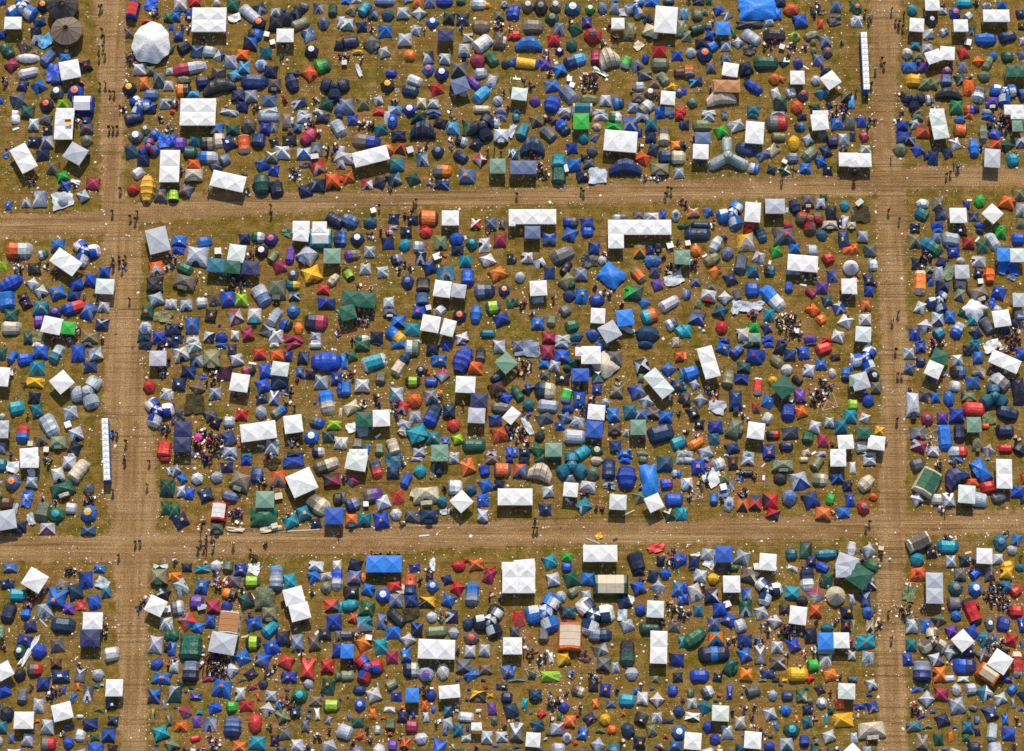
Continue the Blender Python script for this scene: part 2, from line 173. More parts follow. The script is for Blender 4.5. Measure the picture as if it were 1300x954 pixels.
75,745 doc 10x7;185,745 dbo 8x8;130,845 tn 15x6@0;370,755 Kbw 21x20@-30;525,745 gws 12x16@-5;500,850 dr 9x5;695,700 Gs 15x12@0;795,850 dq 8x7;845,700 tn 9x12@-75;945,665 Dgc 9x10;960,800 Kmr 19x17@0;1040,680 ds 8x9;1065,630 df 6x5;1125,745 dn 8x11;1225,695 dT 8x9;1290,750 dm 3x7;1110,840 Dc 12x7;1215,820 xs 5x10;1180,820 dny 6x8;1275,845 Dc 7x6;785,730 xs 2x5;15,680 P 3;225,830 P 4;25,855 df 5x4
T 1083 145
65,60 db 8x8;145,35 P 5;15,170 dnw 5x8;85,170 dq 8x8@20;95,265 ds 8x7;55,350 gw 17x11@0;380,85 db 9x8;340,30 P 5;465,75 ds 9x8;490,25 de 9x6;385,175 dbi 12x9;435,195 dni 8x8;535,130 doN 12x10;655,85 m2h 22x12@-82;650,80 z 0;812,45 db 9x7;885,15 do 8x5;1030,20 db 11x5@-15;815,120 toe 11x9@-5;780,225 dsw 9x10@20;990,145 te 8x15@88;1085,155 dbo 10x8;1040,85 dn 5x5;1255,15 gw 11x5;1250,90 ge 8x9;1150,60 P 12;1270,210 dsi 8x8;1090,235 do 10x9;1170,235 df 11x12@-50;1215,345 tT 10x10@10;1060,335 gW 12x15@-5;920,255 tb 9x15@90;975,250 P 3;358,268 he 11x10;490,275 db 10x10@30;610,330 dn 9x12;565,320 dnb 6x5;718,295 dn 8x9@20;660,245 xb 2;630,235 P 2;
290,320 p;710,450 p;740,435 p;770,360 p;790,400 p;803,390 p;270,725 p;350,790 p;12,495 p;15,450 P 2;115,80 P 1;1230,290 P 1;
60,765 xm 13x12;45,680 xs 4x6@-50;530,680 dsw 11x8;645,680 dgy 9x11;525,760 dtf 12x11@-30;670,760 dni 9x7;475,850 dnw 8x4;640,845 db 10x5;800,770 gw 13x12@0;862,690 db 5x8;885,655 xw 4x2;965,660 dv 10x12@-20;1175,670 do 13x11@-15;1260,615 de 10x10;1062,757 gw 12x12@45;1280,730 ds 9x12;920,780 dns 8x6;968,845 db 9x5;1115,860 dv 8x4;1275,835 de 7x7;745,770 P 3;810,845 P 4
T 0 290
145,165 dos 20x13;325,195 dsf 9@20;440,125 dbi 11x9;500,255 m2w 22x13@-35;645,175 Kwb 20x18@30;15,290 dL 7x9;263,303 dk 10;80,415 tb 17x14@30;245,420 ds 10@35;310,483 ds 11@35;438,485 dbo 13x11@20;50,550 tb 13x16@-80;172,520 dno 9x7@20;195,575 dno 10x8@30;580,430 db 12x10@20;690,390 db 10x10;795,335 db 9x9;797,442 gh 14x12@-3;560,515 dn 11x8;560,600 tbr 19x10@20;675,630 dbi 12x14;790,595 ds 10x9;85,660 df 12x11;310,605 dto 12x11;420,638 hnp 11x9;300,705 dp 9x10;85,755 dc 15x11;395,738 gw 15x13@-12;518,757 gv 11x10@-5;775,730 dns 11x9;685,830 de 13x8;215,830 df 8x10;290,820 xe 10x8;1200,90 gW 16x20@-75;1190,305 dow 12x10;1175,420 dk 14x12;1185,540 ds 13x11@20;1122,632 dfo 10x10;1240,675 xe 13x8;1280,575 ds 6x8;1105,760 dsi 11x11;1095,840 dn 11x6;1210,830 db 10x9;1280,780 dn 6x9;135,300 P 7;135,220 P 5;360,285 P 3;590,770 P 5;400,830 P 6;520,820 P 5;775,820 P 4;
855,215 p;865,240 p;862,270 p;910,215 p;910,245 p;955,210 p;940,240 p;960,255 p;930,290 p;985,530 p;1285,200 P 4;640,500 p;725,445 p;430,320 P 5;1265,300 P 3;185,285 xb 2
T 217 290
65,90 dbw 12x9;60,165 db 9x6;255,105 db 12x10@10;200,215 ds 18x16;105,305 tf 13x8@-25;105,410 Dm 18x13@-15;340,280 gt 13x11@-5;465,290 gf 13x11@-5;605,300 gn 13x11@-5;500,190 gh 13x14@-8;470,400 P 14;557,75 dn 9x8;660,65 dfw 10x9;762,85 hbr 11x10;880,35 xf 8x5;990,45 gw 12x11@-5;1140,70 Vaw 17x14@0;1270,75 tn 7x13@88;690,175 hnw 11x10;778,215 te 8x9@60;908,205 tp 7x15@82;1040,205 Dsi 14x15@-35;1225,210 ge 13x12;828,300 dq 11x10@20;930,350 dgs 9x10;1068,345 dy 16x13@20;1235,390 tc 10x9@50;930,430 tty 11x7@0;935,513 dts 9x7;805,470 De 14x16;690,510 tsi 12x18@-60;1160,465 dr 10x7;435,535 dbo 11x12;535,540 dL 10x10;333,545 dm 10;233,560 ds 9;115,583 ds 10x9;20,573 ds 6x8;300,662 dko 9x10;160,740 dbo 11x12;488,670 dsq 13x12@20;635,660 DsT 11x13;790,675 ts 11x14@60;930,628 dbi 12x12@-30;875,735 dbn 11x11;970,760 ho 7x10;1105,712 tnq 18x13@-3;1185,572 dbn 14x9;1285,650 de 5x10;1100,820 dsr 9x7;735,780 dsk 14x9@-20;800,815 dsw 11x11;582,800 dq 10x9;487,812 dso 7x8;385,830 db 10x9;290,825 dsn 9x9;165,845 ds 11x5;35,770 dn 9x10;45,840 dnw 10x6;930,840 dq 15x6;1100,860 ds 8x3;1275,780 P 4;610,200 P 6;40,220 P 4;20,275 P 4;370,740 xb 3;265,505 xw 3;360,180 xw 5;220,340 xw 3;1270,820 xb 3;75,735 P 3;5,660 de 3
T 434 290
10,75 tb 5x13@88;118,80 hnw 11x10;360,30 dqs 6x5;490,25 dnw 9x8;640,30 dr 11x9;350,115 dnb 10x9;480,125 dT 11x12@-40;585,135 dsi 9x9;80,200 tpe 13x8@10;210,175 ds 9x9;178,305 ds 9x9;310,330 ds 9x9;50,350 tLk 9x11@-60;415,235 dni 10x10@20;600,230 dns 9x11;670,300 dnb 12x10@20;750,105 dec 11x12;872,80 hb 11x11;880,165 dn 10x8;725,220 xw 6x5;990,115 dtT 10x10;1085,125 dsw 9x12;1203,95 dq 10x9;940,255 dT 10x9;1110,240 dsw 12x10@25;1280,235 dkw 6x9;1182,345 do 15x11@30;957,368 tb 10x13@90;790,345 dts 16x12@10;500,405 dni 10x12;618,425 tmk 11x12@90;610,535 ti 10x10@-85;765,460 gw 13x13@-8;888,475 gs 11x11@-8;1085,475 tin 16x11@3;1235,470 hby 9x9;65,530 gf 13x12@-5;190,545 gf 13x12@-5;45,640 gf 12x12@15;355,568 ds 9x9;365,640 Dgw 11x7;425,705 dbn 11x9;590,630 dbo 11x9;750,620 ds 10@45;660,610 xs 4;895,665 hno 11x10;1020,650 tb 9x15@85;1150,597 tLg 12x10@10;1215,690 db 14x10;535,765 dT 12x9;675,725 gw 14x13@-10;810,755 gw 10x13@-15;265,825 dn 10x9;410,815 tby 15x12@-40;155,840 dfw 11x7;915,830 ds 11x8;1110,800 tt 12x6;1280,570 df 5x8;575,860 dw 7x3;790,860 dbo 5x2;150,660 P 11;130,440 P 4;225,440 P 1;520,290 P 4;440,300 P 4;470,250 P 3;770,190 P 4;220,50 P 5;760,280 xb 2;20,735 P 2;85,840 P 3;940,70 xs 2x4;295,25 P 1;800,10 P 3;1120,5 P 4
T 651 290
150,30 gi 12x10;278,78 dbi 11x9;438,45 dbr 12x11@-20;568,25 db 9x8;615,150 dbn 9x9;785,95 gw 12x12;380,200 tg 19x12@25;108,220 dsr 9x8;205,265 dsw 10x8;280,335 dnb 9x10;405,300 tnk 8x11@60;415,405 Def 12x11@50;518,350 di 10x9;583,245 xk 11x10;680,240 ds 7x8;750,355 XA 17x15@-40;55,370 ds 9x9;195,455 gw 13x12@3;195,545 ds 9x5;965,170 doG 10x11;1045,160 dno 6x8;1105,140 Dkg 6x8;1060,250 dbt 13x10;1275,220 ge 9x11;955,355 toe 10x13@-50;1080,335 dg 10x9;1097,425 dp 9x9@20;1225,390 xs 14x9;1195,135 xw 5;920,490 dfv 14x12@-10;430,510 hn 10x9;522,518 dby 10x12;640,545 db 12x10@10;400,625 dg 11@30;648,665 gws 11x12@-3;738,785 gs 14x14@30;853,680 gA 13x13@8;870,770 xs 11x4;1000,565 db 9x7@30;1040,665 tao 13x11@20;1190,570 ts 15x11@30;1208,725 dsg 11x11@30;1025,805 hn 19x14;450,740 df 12x10;485,825 dt 12x8@20;610,805 dbn 11x10;190,720 dby 10x9;295,700 te 7x9@80;275,830 dqr 11x8;380,840 ds 12x7;670,855 ds 7x3;1275,780 dT 8x11@40;1240,850 dc 6x5;1295,500 di 3x7;20,560 df 5x7;10,240 dn 4x6;680,480 P 4;740,490 P 4;830,575 P 1;65,590 P 1;620,450 P 2;1200,300 P 7;310,520 P 3;700,190 P 3;145,635 P 3;75,550 P 4;65,15 xy 3;170,520 z 0;815,520 xs 2;1260,90 P 1;1150,215 P 2;1275,290 P 4
T 868 290
105,45 tnk 20x10@0;25,220 ge 5x12;92,170 do 9x9;245,120 ts 11x13@60;332,190 di 11x12;468,110 dys 14x14;590,50 tnt 8x13@-70;495,15 dr 9x5;765,60 dgr 18x13;1050,50 dt 10x11@40;1110,90 z 0;1220,80 dny 8x14;1255,160 do 11x5;700,180 dv 10x9@20;842,155 db 9x8;978,165 ds 8x9;575,220 dsr 11x10@-20;435,270 tg 10x16@80;215,235 te 12x11@30;235,335 do 10x10@45;1100,230 dr 11x10@20;525,325 dtr 9x9;655,320 dkt 9x10;905,265 m2w 23x13@-5;835,330 ds 11x4;1130,360 dbi 8x9;1270,300 Bw 12x16;1255,440 gw 11x12;355,385 dno 11x10@20;90,408 dib 8x6;210,445 deg 9x6;25,500 dib 6x8;190,510 Dsr 12x10@-10;315,525 ds 10x10@45;405,505 tg 6x9@-75;522,465 db 11x12;680,530 tAw 23x11@-50;1055,450 dp 10x10;800,440 tbn 6x9@85;965,490 tqg 8x6@-45;875,560 Tcv 15x11@-8;985,625 do 10x10@40;1048,690 do 9x9@30;1095,550 dto 9x9;1180,605 dbs 11x10@20;1235,705 dsw 12x11@-30;110,575 de 6x7;278,630 dt 12x10;100,680 dbi 13x10@-10;650,660 dT 9x10;290,755 dr 10x11;535,760 dv 9x8;630,765 dn 8x9;540,830 ge 9x7;460,810 dsc 11x11;640,840 dbn 9x5;1175,820 ds 11x10@-15;965,840 dp 11x7;20,780 dT 8x10;310,850 dbo 9x4;745,858 db 6x3;1090,845 dr 8x4;600,560 z 0;480,600 xs 20x8;570,575 xs 8x4;400,600 xs 6x11;800,730 P 14;520,650 P 6;720,690 P 4;930,365 P 4;995,355 P 2;910,430 xw 5x2;65,270 P 7;310,60 P 4;30,120 xw 4;160,208 xw 4x2@30;1240,515 P 3;890,800 P 4;150,780 xw 3;120,760 xw 3;655,260 xw 2x4;855,785 xw 4
T 1083 290
130,170 dgf 9x8;150,275 dsw 8x10;20,290 z 0;120,385 dno 8x9;122,475 db 8x8;95,585 do 8x8;95,690 ds 9x9;78,805 gh 12x12@-5;75,60 dsi 9x9;10,150 doy 7x8;10,440 gw 4x13;470,10 dnw 8x4;470,100 de 10x11;595,140 ttf 17x13@-35;635,75 di 7x8;745,80 ts 14x11@-8;880,110 dr 10x9;765,178 dby 10x8;680,250 dnb 10x8;485,265 dn 8x9;580,310 de 6x5;820,245 ds 7x6;513,410 toc 10x20@85;580,365 dnk 6x5;592,405 dbr 5x7;655,340 ds 8x11;730,335 xe 8x12;830,330 gs 11x11;820,425 ds 9x6;675,445 dni 10x9;815,500 deg 9x12;655,550 Kns 17x14@-90;515,600 dsw 9x11;645,685 dsq 10x11;740,670 dbo 9x10;550,740 ds 11@35;655,795 dt 11@30;795,775 tbs 9x14@60;470,805 dby 9x9;510,860 db 8x2;960,250 dsw 11x9;1000,80 z 0;980,140 df 9x10;1065,100 ts 11x14@-60;1255,80 tb 10x9;1120,35 dv 9x9;825,20 dkw 9x8;645,10 db 8x4;965,20 dn 8x5;955,345 dnw 8x8;1040,360 to 9x13@88;955,500 Dmc 14x12@20;1110,490 dbw 12x11@-20;925,615 Xw 14x15@-40;1145,200 gA 10x11;1250,205 gh 11x11;1140,300 xb 7x10;1215,310 xb 7x10;1205,375 xi 6x4;1260,545 gF 9x11;1058,568 xb 5x7;1100,630 ds 8x10;1130,685 gw 13x13@8;1020,740 tg 9x14@-60;910,700 dT 7x7;840,640 df 9x7;1000,630 df 6x9;1270,655 ds 8x8;1225,725 hn 7x7;940,800 dn 10x9@30;1155,775 dn 10x8;1280,730 dni 4x6;1195,625 dy 5x6;930,860 dT 9x3;1050,860 dsb 7x2;560,220 P 10;1220,810 P 10;610,860 P 5;965,410 xw 4;945,85 xw 5x2@50;
300,690 p;343,630 p;140,815 p;170,420 P 1;20,385 P 2
T 0 435
15,85 df 7x10;95,105 tb 9x9@60;190,125 db 13x10@10;310,70 db 12x10;290,10 xc 8x5;430,85 tts 9x16@65;595,80 db 11x13;720,85 dsi 13x11@15;685,185 dn 11x9;280,195 dT 13x11;20,260 gw 10x15@-5;262,300 dy 15x8;470,300 gw 14x14@42;665,370 Kss 20x24@-30;260,420 dn 10x9;125,495 dT 13x12;280,520 dt 10x11;535,540 ds 12x11@15;375,630 ts 15x17@-60;575,695 ds 12x12@20;172,695 tbr 10x15@88;25,660 gs 8x14;310,745 dm 11x9;445,755 De 13x11;570,800 dn 11x10;220,850 gws 14x10@5;15,560 ds 5x5;15,800 di 6x9;520,630 xw 5;355,820 xw 4;800,725 TL2 0;845,700 xb 3x5;1105,20 dn 11x7;1230,15 P 6;665,10 de 8x4;1200,120 gs 13x12@0;1135,335 dr 10x10;1265,390 ds 9x10;1200,520 Kwb 22x22@40;1250,655 P 7;1250,810 tr 11x14@85;1240,210 P 7;85,240 xw 4;75,190 P 3;1115,270 xw 3;235,775 xc 4;540,855 dw 6x3;1275,115 P 4;
860,670 p;890,680 p;958,740 p;210,530 p;945,850 p;35,10 dw 2;1220,10 P 3;190,310 P 2;80,840 P 1
T 217 435
170,30 ds 12x9@20;75,85 dsr 13x12@15;195,135 dns 11x10;312,115 De 14x17;385,15 db 9x4;465,50 dno 7x9;500,130 ds 11x10@15;672,88 dr 11x9;805,105 do 12x10@10;890,105 dbo 7x8;1005,115 dni 9x10;1180,145 tb 23x15@0;785,15 dw 8x4;925,20 dq 14x6;1100,20 ts 10x6;130,220 dnb 12x10;410,230 dkq 12x11;590,212 tqk 11x8@20;712,215 dbr 9x11;830,200 gh 13x11@-8;825,300 dn 14x11;980,230 dbo 7x8;1060,240 dn 9x7;1145,300 ds 11x11;1260,270 dby 9x10;60,315 dnw 11x10;200,345 dm 11@30;335,385 ds 10x9;522,305 gw 14x14@-8;700,325 dbo 12x11@20;690,430 dny 10x7;785,415 dis 8x12;1185,455 tbc 12x20@-80;1285,355 tb 5x12@90;180,470 xm 14x15;5,400 ds 3x7;45,555 xk 10x10;300,555 dg 10x9@20;340,605 dny 10x10@-20;440,600 ds 9x9;538,552 dr 10x9;685,530 ds 11x12@20;820,525 teb 12x9@35;90,655 gn 13x12;85,775 gn 13x12;435,720 dni 12x11@20;665,675 m2w 27x14@8;930,620 gw 14x14@8;1110,605 teb 12x8@-20;1245,625 dL 12x7;1070,718 hbw 12x11;1190,715 dfg 9x9;1275,760 ds 7x10;1120,830 dns 10x8;770,795 ds 11x12;450,835 ds 11x8;575,858 dt 8x3;945,850 dn 14x4;10,490 db 4x7;1290,530 dc 3x7;205,720 uq 5;290,735 uq 2;310,210 xr 3x2;245,263 xb 5x3@20;325,265 P 9;280,770 P 18;620,158 xw 6x2@-10;680,788 xw 5x2;520,785 xr 3;880,455 P 5;900,350 P 6;880,380 xi 7x4;500,395 P 4;930,730 P 8;1095,457 xb 3;940,550 db 3;940,480 p;960,275 P 2;300,475 xw 3;380,760 P 5;370,10 x 0;750,855 P 4;15,10 dn 10x6;740,600 P 3
T 434 435
155,20 df 12x8;260,5 dn 9x2;430,15 db 12x6;535,40 dse 12x13;690,55 dn 11x9;795,25 db 6x8;905,5 di 8x2;75,100 dfg 9x9@20;15,140 db 5x12;245,145 tTs 19x12@18;480,120 tn 11x10@55;430,190 tc 11x12@60;738,135 dby 12x9;600,210 dni 9x8;765,245 dsq 11@40;920,130 Rbo 14x21@70;1055,95 tgk 8x12@85;1015,190 do 11x10;1200,30 ds 9x10;1250,155 ge 13@42;1185,262 tn 11x8@30;75,225 P 5;80,240 xr 3;20,250 P 2;295,270 tg 8x10@85;155,325 ds 12x10;30,345 tb 8x12@90;540,295 tLk 12x8@0;680,300 tbn 10x6@0;415,395 dsT 11x12;465,495 drw 11x10@-20;555,440 ho 12x11;678,410 dio 11x11@10;940,320 gw 15x13@-3;1180,360 DN 12x11@20;1245,415 db 11x9@-30;1045,440 gn 13x12@-3;1025,555 gs 13x12@-3;1210,495 tg 15x9@-5;1290,555 gw 9x12@-40;70,495 dc 15x10@30;170,585 gf 13x12@0;300,575 gw 13x13@3;555,565 ds 10x9;690,555 tbn 14x17@65;815,515 dn 10x11;850,630 dr 11x10;1165,590 dnb 11x9;480,625 Ds 10x8@-20;575,690 DT 15x14@25;465,680 Dc 8x5@-30;695,725 dty 11x10;790,745 dbo 6x5;880,735 dL 9x8@20;1005,780 tf 18x10@0;1205,700 do 15x12@15;120,770 te 8x9@85;190,810 tb 5x8@80;285,815 tec 7x10@88;390,790 tc 9x13@-70;585,830 ds 10x7;745,830 ge 13x11@3;125,840 gw 14x6;855,850 ds 8x4;15,760 ds 6x9;1140,845 dcp 9x6;1275,830 dbr 6x8;70,650 xw 7x7;160,680 xs 8x7;275,710 xw 5x2@40;1290,365 de 4x6;170,470 P 5;265,450 P 5;265,395 P 3;410,490 P 6;635,215 P 4;745,375 xo 4x3;745,410 P 4;660,240 xr 3;705,240 xy 3;385,310 xw 3;1010,340 xb 2x4;920,460 P 1;1280,640 P 6;1270,700 P 5;1010,715 xw 3;740,455 xc 3;760,640 xw 2;1010,655 P 2;420,560 P 3
T 651 435
110,50 xi 18x12;40,30 di 9x9;375,10 ds 11x6;470,5 dt 6x2;260,75 dqr 10x12;595,95 Fw 15x14;515,70 gw 8x7;665,30 db 8x7;700,10 de 6x6;375,98 dbo 12x10;240,160 db 8x6;320,175 ds 9x9;465,150 df 9x7@-20;415,195 df 8x7@-20;700,165 Xc 15x17@-50;770,120 dg 13x12;515,245 gb 13x10@0;645,250 dfw 10x11;250,250 dgr 8x6;380,270 dkw 12x9;115,355 dnb 9x10@-30;35,385 tf 9x12@-60;245,360 tnc 16x13@-5;410,400 tvw 9x11@75;505,440 dby 10x12;640,350 dbw 8x7;790,370 de 11x9;10,155 de 6x8;980,175 dns 12x13@15;945,370 dbi 13x11@20;1110,310 m2h 23x12@-51;1180,205 dbo 11@45;1290,240 dt 5x9;1250,325 dto 10x10;1015,450 ds 11x10@30;975,270 de 5x7;1285,430 dk 7x8;1265,105 do 8x8;1240,10 dc 6x5;1010,10 hn 12x7;120,475 dt 11x11@30;25,555 gw 13@40;270,480 ts 16x10@-5;235,580 dg 13x10@20;420,505 hb 10x7;400,570 di 10x9@20;360,635 dbw 8x6;495,605 ds 12x9@-15;705,455 ds 8x8@-20;635,530 gw 13x12@-5;620,660 gb 13x13@-5;765,545 dbo 10x11@5;890,525 dt 11x11;985,550 dis 10x10;1070,530 dg 8x12@80;1165,565 db 11x9;955,645 ge 12x12;1125,690 tn 20x14@15;865,685 ds 5x6;775,660 Dm 10x8;470,715 ts 17x11@-3;205,715 dk 10x10@-40;780,785 dni 10x9;855,845 dby 11x6;985,845 de 9x5;1255,760 tT 11x11@20;310,815 ge 13x11;190,820 df 12x10@-40;90,840 dnw 9x6;530,835 tT 13x9@35;640,820 dfc 11x8;15,835 dby 5x8;1280,845 ds 7x5;490,310 P 5;520,320 P 5;555,490 P 6;540,530 P 5;700,560 P 3;800,290 P 4;800,270 de 3x5@60;40,690 P 9;110,630 xs 5x15;100,540 P 5;110,760 P 4;40,220 P 2;100,180 P 8;1265,530 P 1;1200,300 P 4;1200,410 P 4;490,40 xq 3;1260,195 xr 3;600,430 P 6;600,180 P 3;880,830 P 4;985,735 P 3;610,750 P 3;725,740 xw 2;230,655 xw 3;1240,395 xw 2;1180,20 x 0
T 868 435
190,150 m2w 25x12@-75;50,230 tb 14x11@20;300,40 dby 12x9@-20;405,65 tbi 10x11@45;480,10 de 8x5;555,10 df 6x4;545,100 dbr 14x13@-10;645,15 db 8x4;735,40 dn 9x11@-20;810,90 dn 9x9;910,75 dby 10x10;965,5 dn 10x3;1065,45 tr 13x9@20;1155,112 dkr 8x5;705,140 te 9x10@-40;460,185 df 11x8;340,270 te 9x14@80;440,275 dbn 12x8;785,205 ds 11@35;955,210 ds 9x10;1045,165 dbo 9x8;1130,230 ds 6x8;1235,240 tnb 7x11@80;1285,170 db 4x10;1290,290 ge 6x9;80,320 ds 8x8@30;565,330 trw 7x14@85;680,290 dy 9x8;760,340 gf 14@38;865,285 tk 9x6@-40;885,405 dp 9x10;640,450 dby 10x11;125,440 ds 11@40;20,430 dk 7x10;395,440 Dn 10x18;255,490 xs 12x10;550,500 drf 6x8;70,530 dkw 10x10@20;120,620 dnw 8x7;795,525 tb 11x14@85;890,525 do 10x10@20;640,575 ds 9x11@-30;245,640 dbr 11x10;230,730 dtr 9x9;385,650 De 12x15@70;550,670 gw 13x13@-8;680,700 tkr 11x7@0;810,685 dgn 13x9;945,720 tfk 9x9@80;1000,640 ds 10x10@-15;1108,605 ds 8x8;1195,635 dt 10x11;1265,560 dT 10x11;1290,470 dL 8x9;1058,750 dq 8x9;1232,757 gw 12x11@3;1175,840 gw 12x6;95,765 to 12x9@30;165,835 ds 12x9@20;370,800 dn 12x8@15;495,850 ds 10x5;645,820 dbo 10x10;780,790 tnb 11x7@0;930,840 dc 8x6;1045,845 ds 8x4;30,845 dsw 10x5;5,750 dt 4x9;10,345 dt 3x4;220,370 P 8;240,340 xr 3;1010,400 P 10;1080,330 P 8;1095,440 x 12;990,378 xr 2;950,350 xr 2;460,490 xw 3;450,550 P 1;510,580 P 4;30,670 P 4;10,100 xo 2x7;990,840 xw 4x2@30;1275,385 xw 2;325,855 dw 4x2;815,440 xw 3x4;60,395 xw 2;1040,270 P 1;100,700 P 1;1130,765 P 1;720,410 P 1
T 1083 435
95,115 Kwb 20x20@-60;55,295 gs 13x13@15;160,255 dks 9x9;175,340 de 8x9;115,437 hb 10x10;25,475 dL 8x10;15,570 dT 6x10;90,573 ds 8x8;85,685 gf 11x9;200,672 dy 8x7@-10;65,790 ds 10x9;178,762 gw 13x11@-8;125,850 ds 11x4;425,80 ds 9x9;432,195 di 9x9;515,35 dbo 8x8;515,145 dn 7x8;660,108 gf 12x11@-25;615,205 gw 12x12@-25;795,130 dsw 9x9;800,220 tki 13x10@0;775,330 dsw 9x9;870,60 dn 7x8;930,30 dt 7x8;950,110 dbo 8x9;1060,30 xw 13x9;965,220 dmc 12x9;910,310 dbi 12x10;1155,145 m2w 23x11@-25;1280,85 db 8x9;540,410 dg 9x9;625,420 db 8x8;730,425 db 9x12;455,470 Dsn 10x22;880,410 De 11x8;1120,300 tsg 12x17@-40;1075,410 ktt 20x17;920,505 tr 17x11@-3;565,580 dqg 10x11;680,575 dp 9x9;790,550 db 12x11;1175,535 tn 17x12@-15;920,625 ge 11x12;1030,580 xe 9x9;1010,635 to 6x4;1155,670 tn 14x10@0;490,685 dgs 12x9;700,725 tb 11x21@-88;810,690 tn 9x15@88;945,770 De 8x12;500,785 dqs 13x10@-20;610,825 dsw 9x8;800,830 tsr 15x9;1030,820 dsr 10x9@30;1160,805 tr 11x8@0;1270,810 dn 9x12@60;595,680 x 11;1260,370 dn 11x20;640,40 P 10;1195,40 P 8;690,240 P 4;730,110 xr 2;490,210 xw 2;725,260 xw 1;80,365 P 2;1080,645 xv 2;580,760 P 2;590,720 xw 3;1100,30 P 3;1215,275 xw 2;1160,225 xw 3;1060,195 P 5;590,290 P 4;435,360 P 2;845,400 P 3;1250,720 P 3;
325,45 p;340,230 p;370,232 p;335,575 p;245,755 P 1;120,10 xw 3x1
T 0 580
10,60 dt 8x11;225,40 gw 14x9;100,80 xw 9x8;525,40 ds 11x10;600,105 tc 11x19@55;95,195 hio 12x12;240,130 xw 5x7;240,190 ds 10x9;440,140 dsw 11x12@15;475,250 Dfc 18x12@20;675,245 dg 9x11;205,320 xb 8x12;200,310 ds 5x7;50,355 tN 11x10@5;50,480 gs 14x15@10;235,475 xs 5x9;325,415 te 12x16@80;430,440 hfT 13x11;540,390 ds 9x9;675,430 hby 13x13;150,530 Dn 10x9;360,545 dsq 12x9;670,555 dtg 12x7;115,400 xs 4x9@80;75,845 dbo 10x6;755,850 dbw 10x6;1220,840 dwf 12x6;1255,15 tr 8x6;1285,110 ds 4x8;1265,235 df 11x13;1265,390 df 9x11;260,860 dw 5x3;530,850 P 5;680,310 P 7;415,330 P 3;360,30 P 6;430,0 z 0;115,135 do 4x3;5,200 ds 2x4;5,295 de 3x4;1240,90 xw 2;
950,15 p;1135,25 p;1120,200 p;858,245 p;1030,640 p;1065,635 p;903,740 p;390,380 xs 2;325,310 P 1;780,275 xw 2
T 217 580
30,105 dis 9x9@30;85,160 db 7x8@30;200,165 ds 11x10@15;425,80 dny 10x8;445,10 ds 10x3;572,30 db 9x7;350,155 ds 12x10@20;530,190 Dme 15x15@-20;655,140 dni 10x13;815,170 doi 12x13;765,45 xm 11x9;930,35 db 17x8@5;995,195 Gw 20x18@25;1180,65 tmc 20x10@20;1220,170 dqk 14x10;75,260 ds 8x9;140,280 db 8x9;265,290 dnw 12x11@20;450,300 ti 13x9@-15;365,415 Vrw 12x15@85;350,540 De 10x9;715,325 ge 14x13@0;705,450 Xf 19x13@0;820,305 xc 6x5;510,430 xp 7x5;500,430 P 8;1115,360 tmc 20x14@-35;1010,425 dty 12x12@20;910,490 dT 13x11@20;1098,505 dnw 9x8;1240,450 gb 14x13@0;1270,320 dk 8x10;25,410 df 8x11;75,485 dny 13x13@30;10,240 df 4x10;120,840 dn 8x6;240,850 dT 12x5;345,830 ds 10x9;435,830 te 8x9@85;530,840 dby 10x7;635,840 xw 8x6;795,850 dl 10x5;1105,830 dsw 12x8;1262,830 dw 7x9;265,20 P 7;700,180 P 5;660,190 P 4;770,220 P 3;225,565 p;270,590 p;270,625 p;225,635 p;310,590 p;330,630 p;205,685 p;250,670 p;320,670 p;270,690 p;475,655 p;605,700 p;630,760 p;650,745 p;625,740 p;720,660 P 1;490,555 xc 13x3@-5;760,550 xc 16x4;1000,560 xc 26x1@3;790,530 xc 5x4;235,490 P 3;30,790 P 4;885,450 P 3;560,90 xr 1x4;1275,580 P 2;430,0 z 0;615,190 xr 2x4;500,75 xw 2;180,90 xw 3;265,805 xs 3;870,365 xc 2;750,0 P 5
T 434 580
110,40 gh 16x13@-10;260,90 tgr 9x16@-75;395,30 xt 12x11;390,125 dn 10x8;85,180 dqt 9x10@30;570,15 ds 9x3;490,180 tb 9x11@65;595,110 dT 12x11@20;740,15 ge 13x4;740,95 tn 7x10@88;850,20 ds 9x7;955,75 do 13x13@20;1085,105 tbs 8x9@-80;1145,20 dm 12x7;1275,20 db 6x5;1220,100 tog 13x11@0;860,230 dsw 11x12;980,250 dt 11x10@20;1095,220 db 11x11@20;1195,210 dn 9x7;235,290 tgp 15x11@10;15,310 dg 4x9;85,360 dni 13x12@25;310,345 dsw 13x12@20;425,310 dr 10x10@10;640,300 Dc 21x14@5;765,340 dt 11x11@30;910,340 gw 13@43;1068,328 dby 9x10;1245,305 gw 12x13;75,480 Dot 10x11;165,480 dt 12x10;300,480 dbo 13x13@10;412,437 ds 10x9;538,450 dg 12x9;665,450 Dn 14x11;785,420 xs 7x4;1072,440 ds 9x9;90,470 z 0;105,825 dn 12x11;320,815 m2A 27x13@0;555,845 dby 9x6;890,830 dr 11x8;1020,820 do 12x9;940,785 dr 4x3;1130,855 dr 9x4;1255,830 gw 8x6;185,365 xw 4;625,600 xw 8x1@5;460,500 P 4;690,110 xe 3x11@80;465,45 P 2;225,710 p;195,745 p;260,740 p;295,730 p;365,715 p;355,740 p;385,750 p;400,750 p;433,735 p;320,750 p;280,745 p;820,375 P 4;780,230 P 2;1260,225 xw 3;690,820 xw 4x9;540,290 xc 4;30,160 P 2;10,420 di 3x8;1240,60 z 0;95,750 xc 2;10,150 P 2
T 651 580
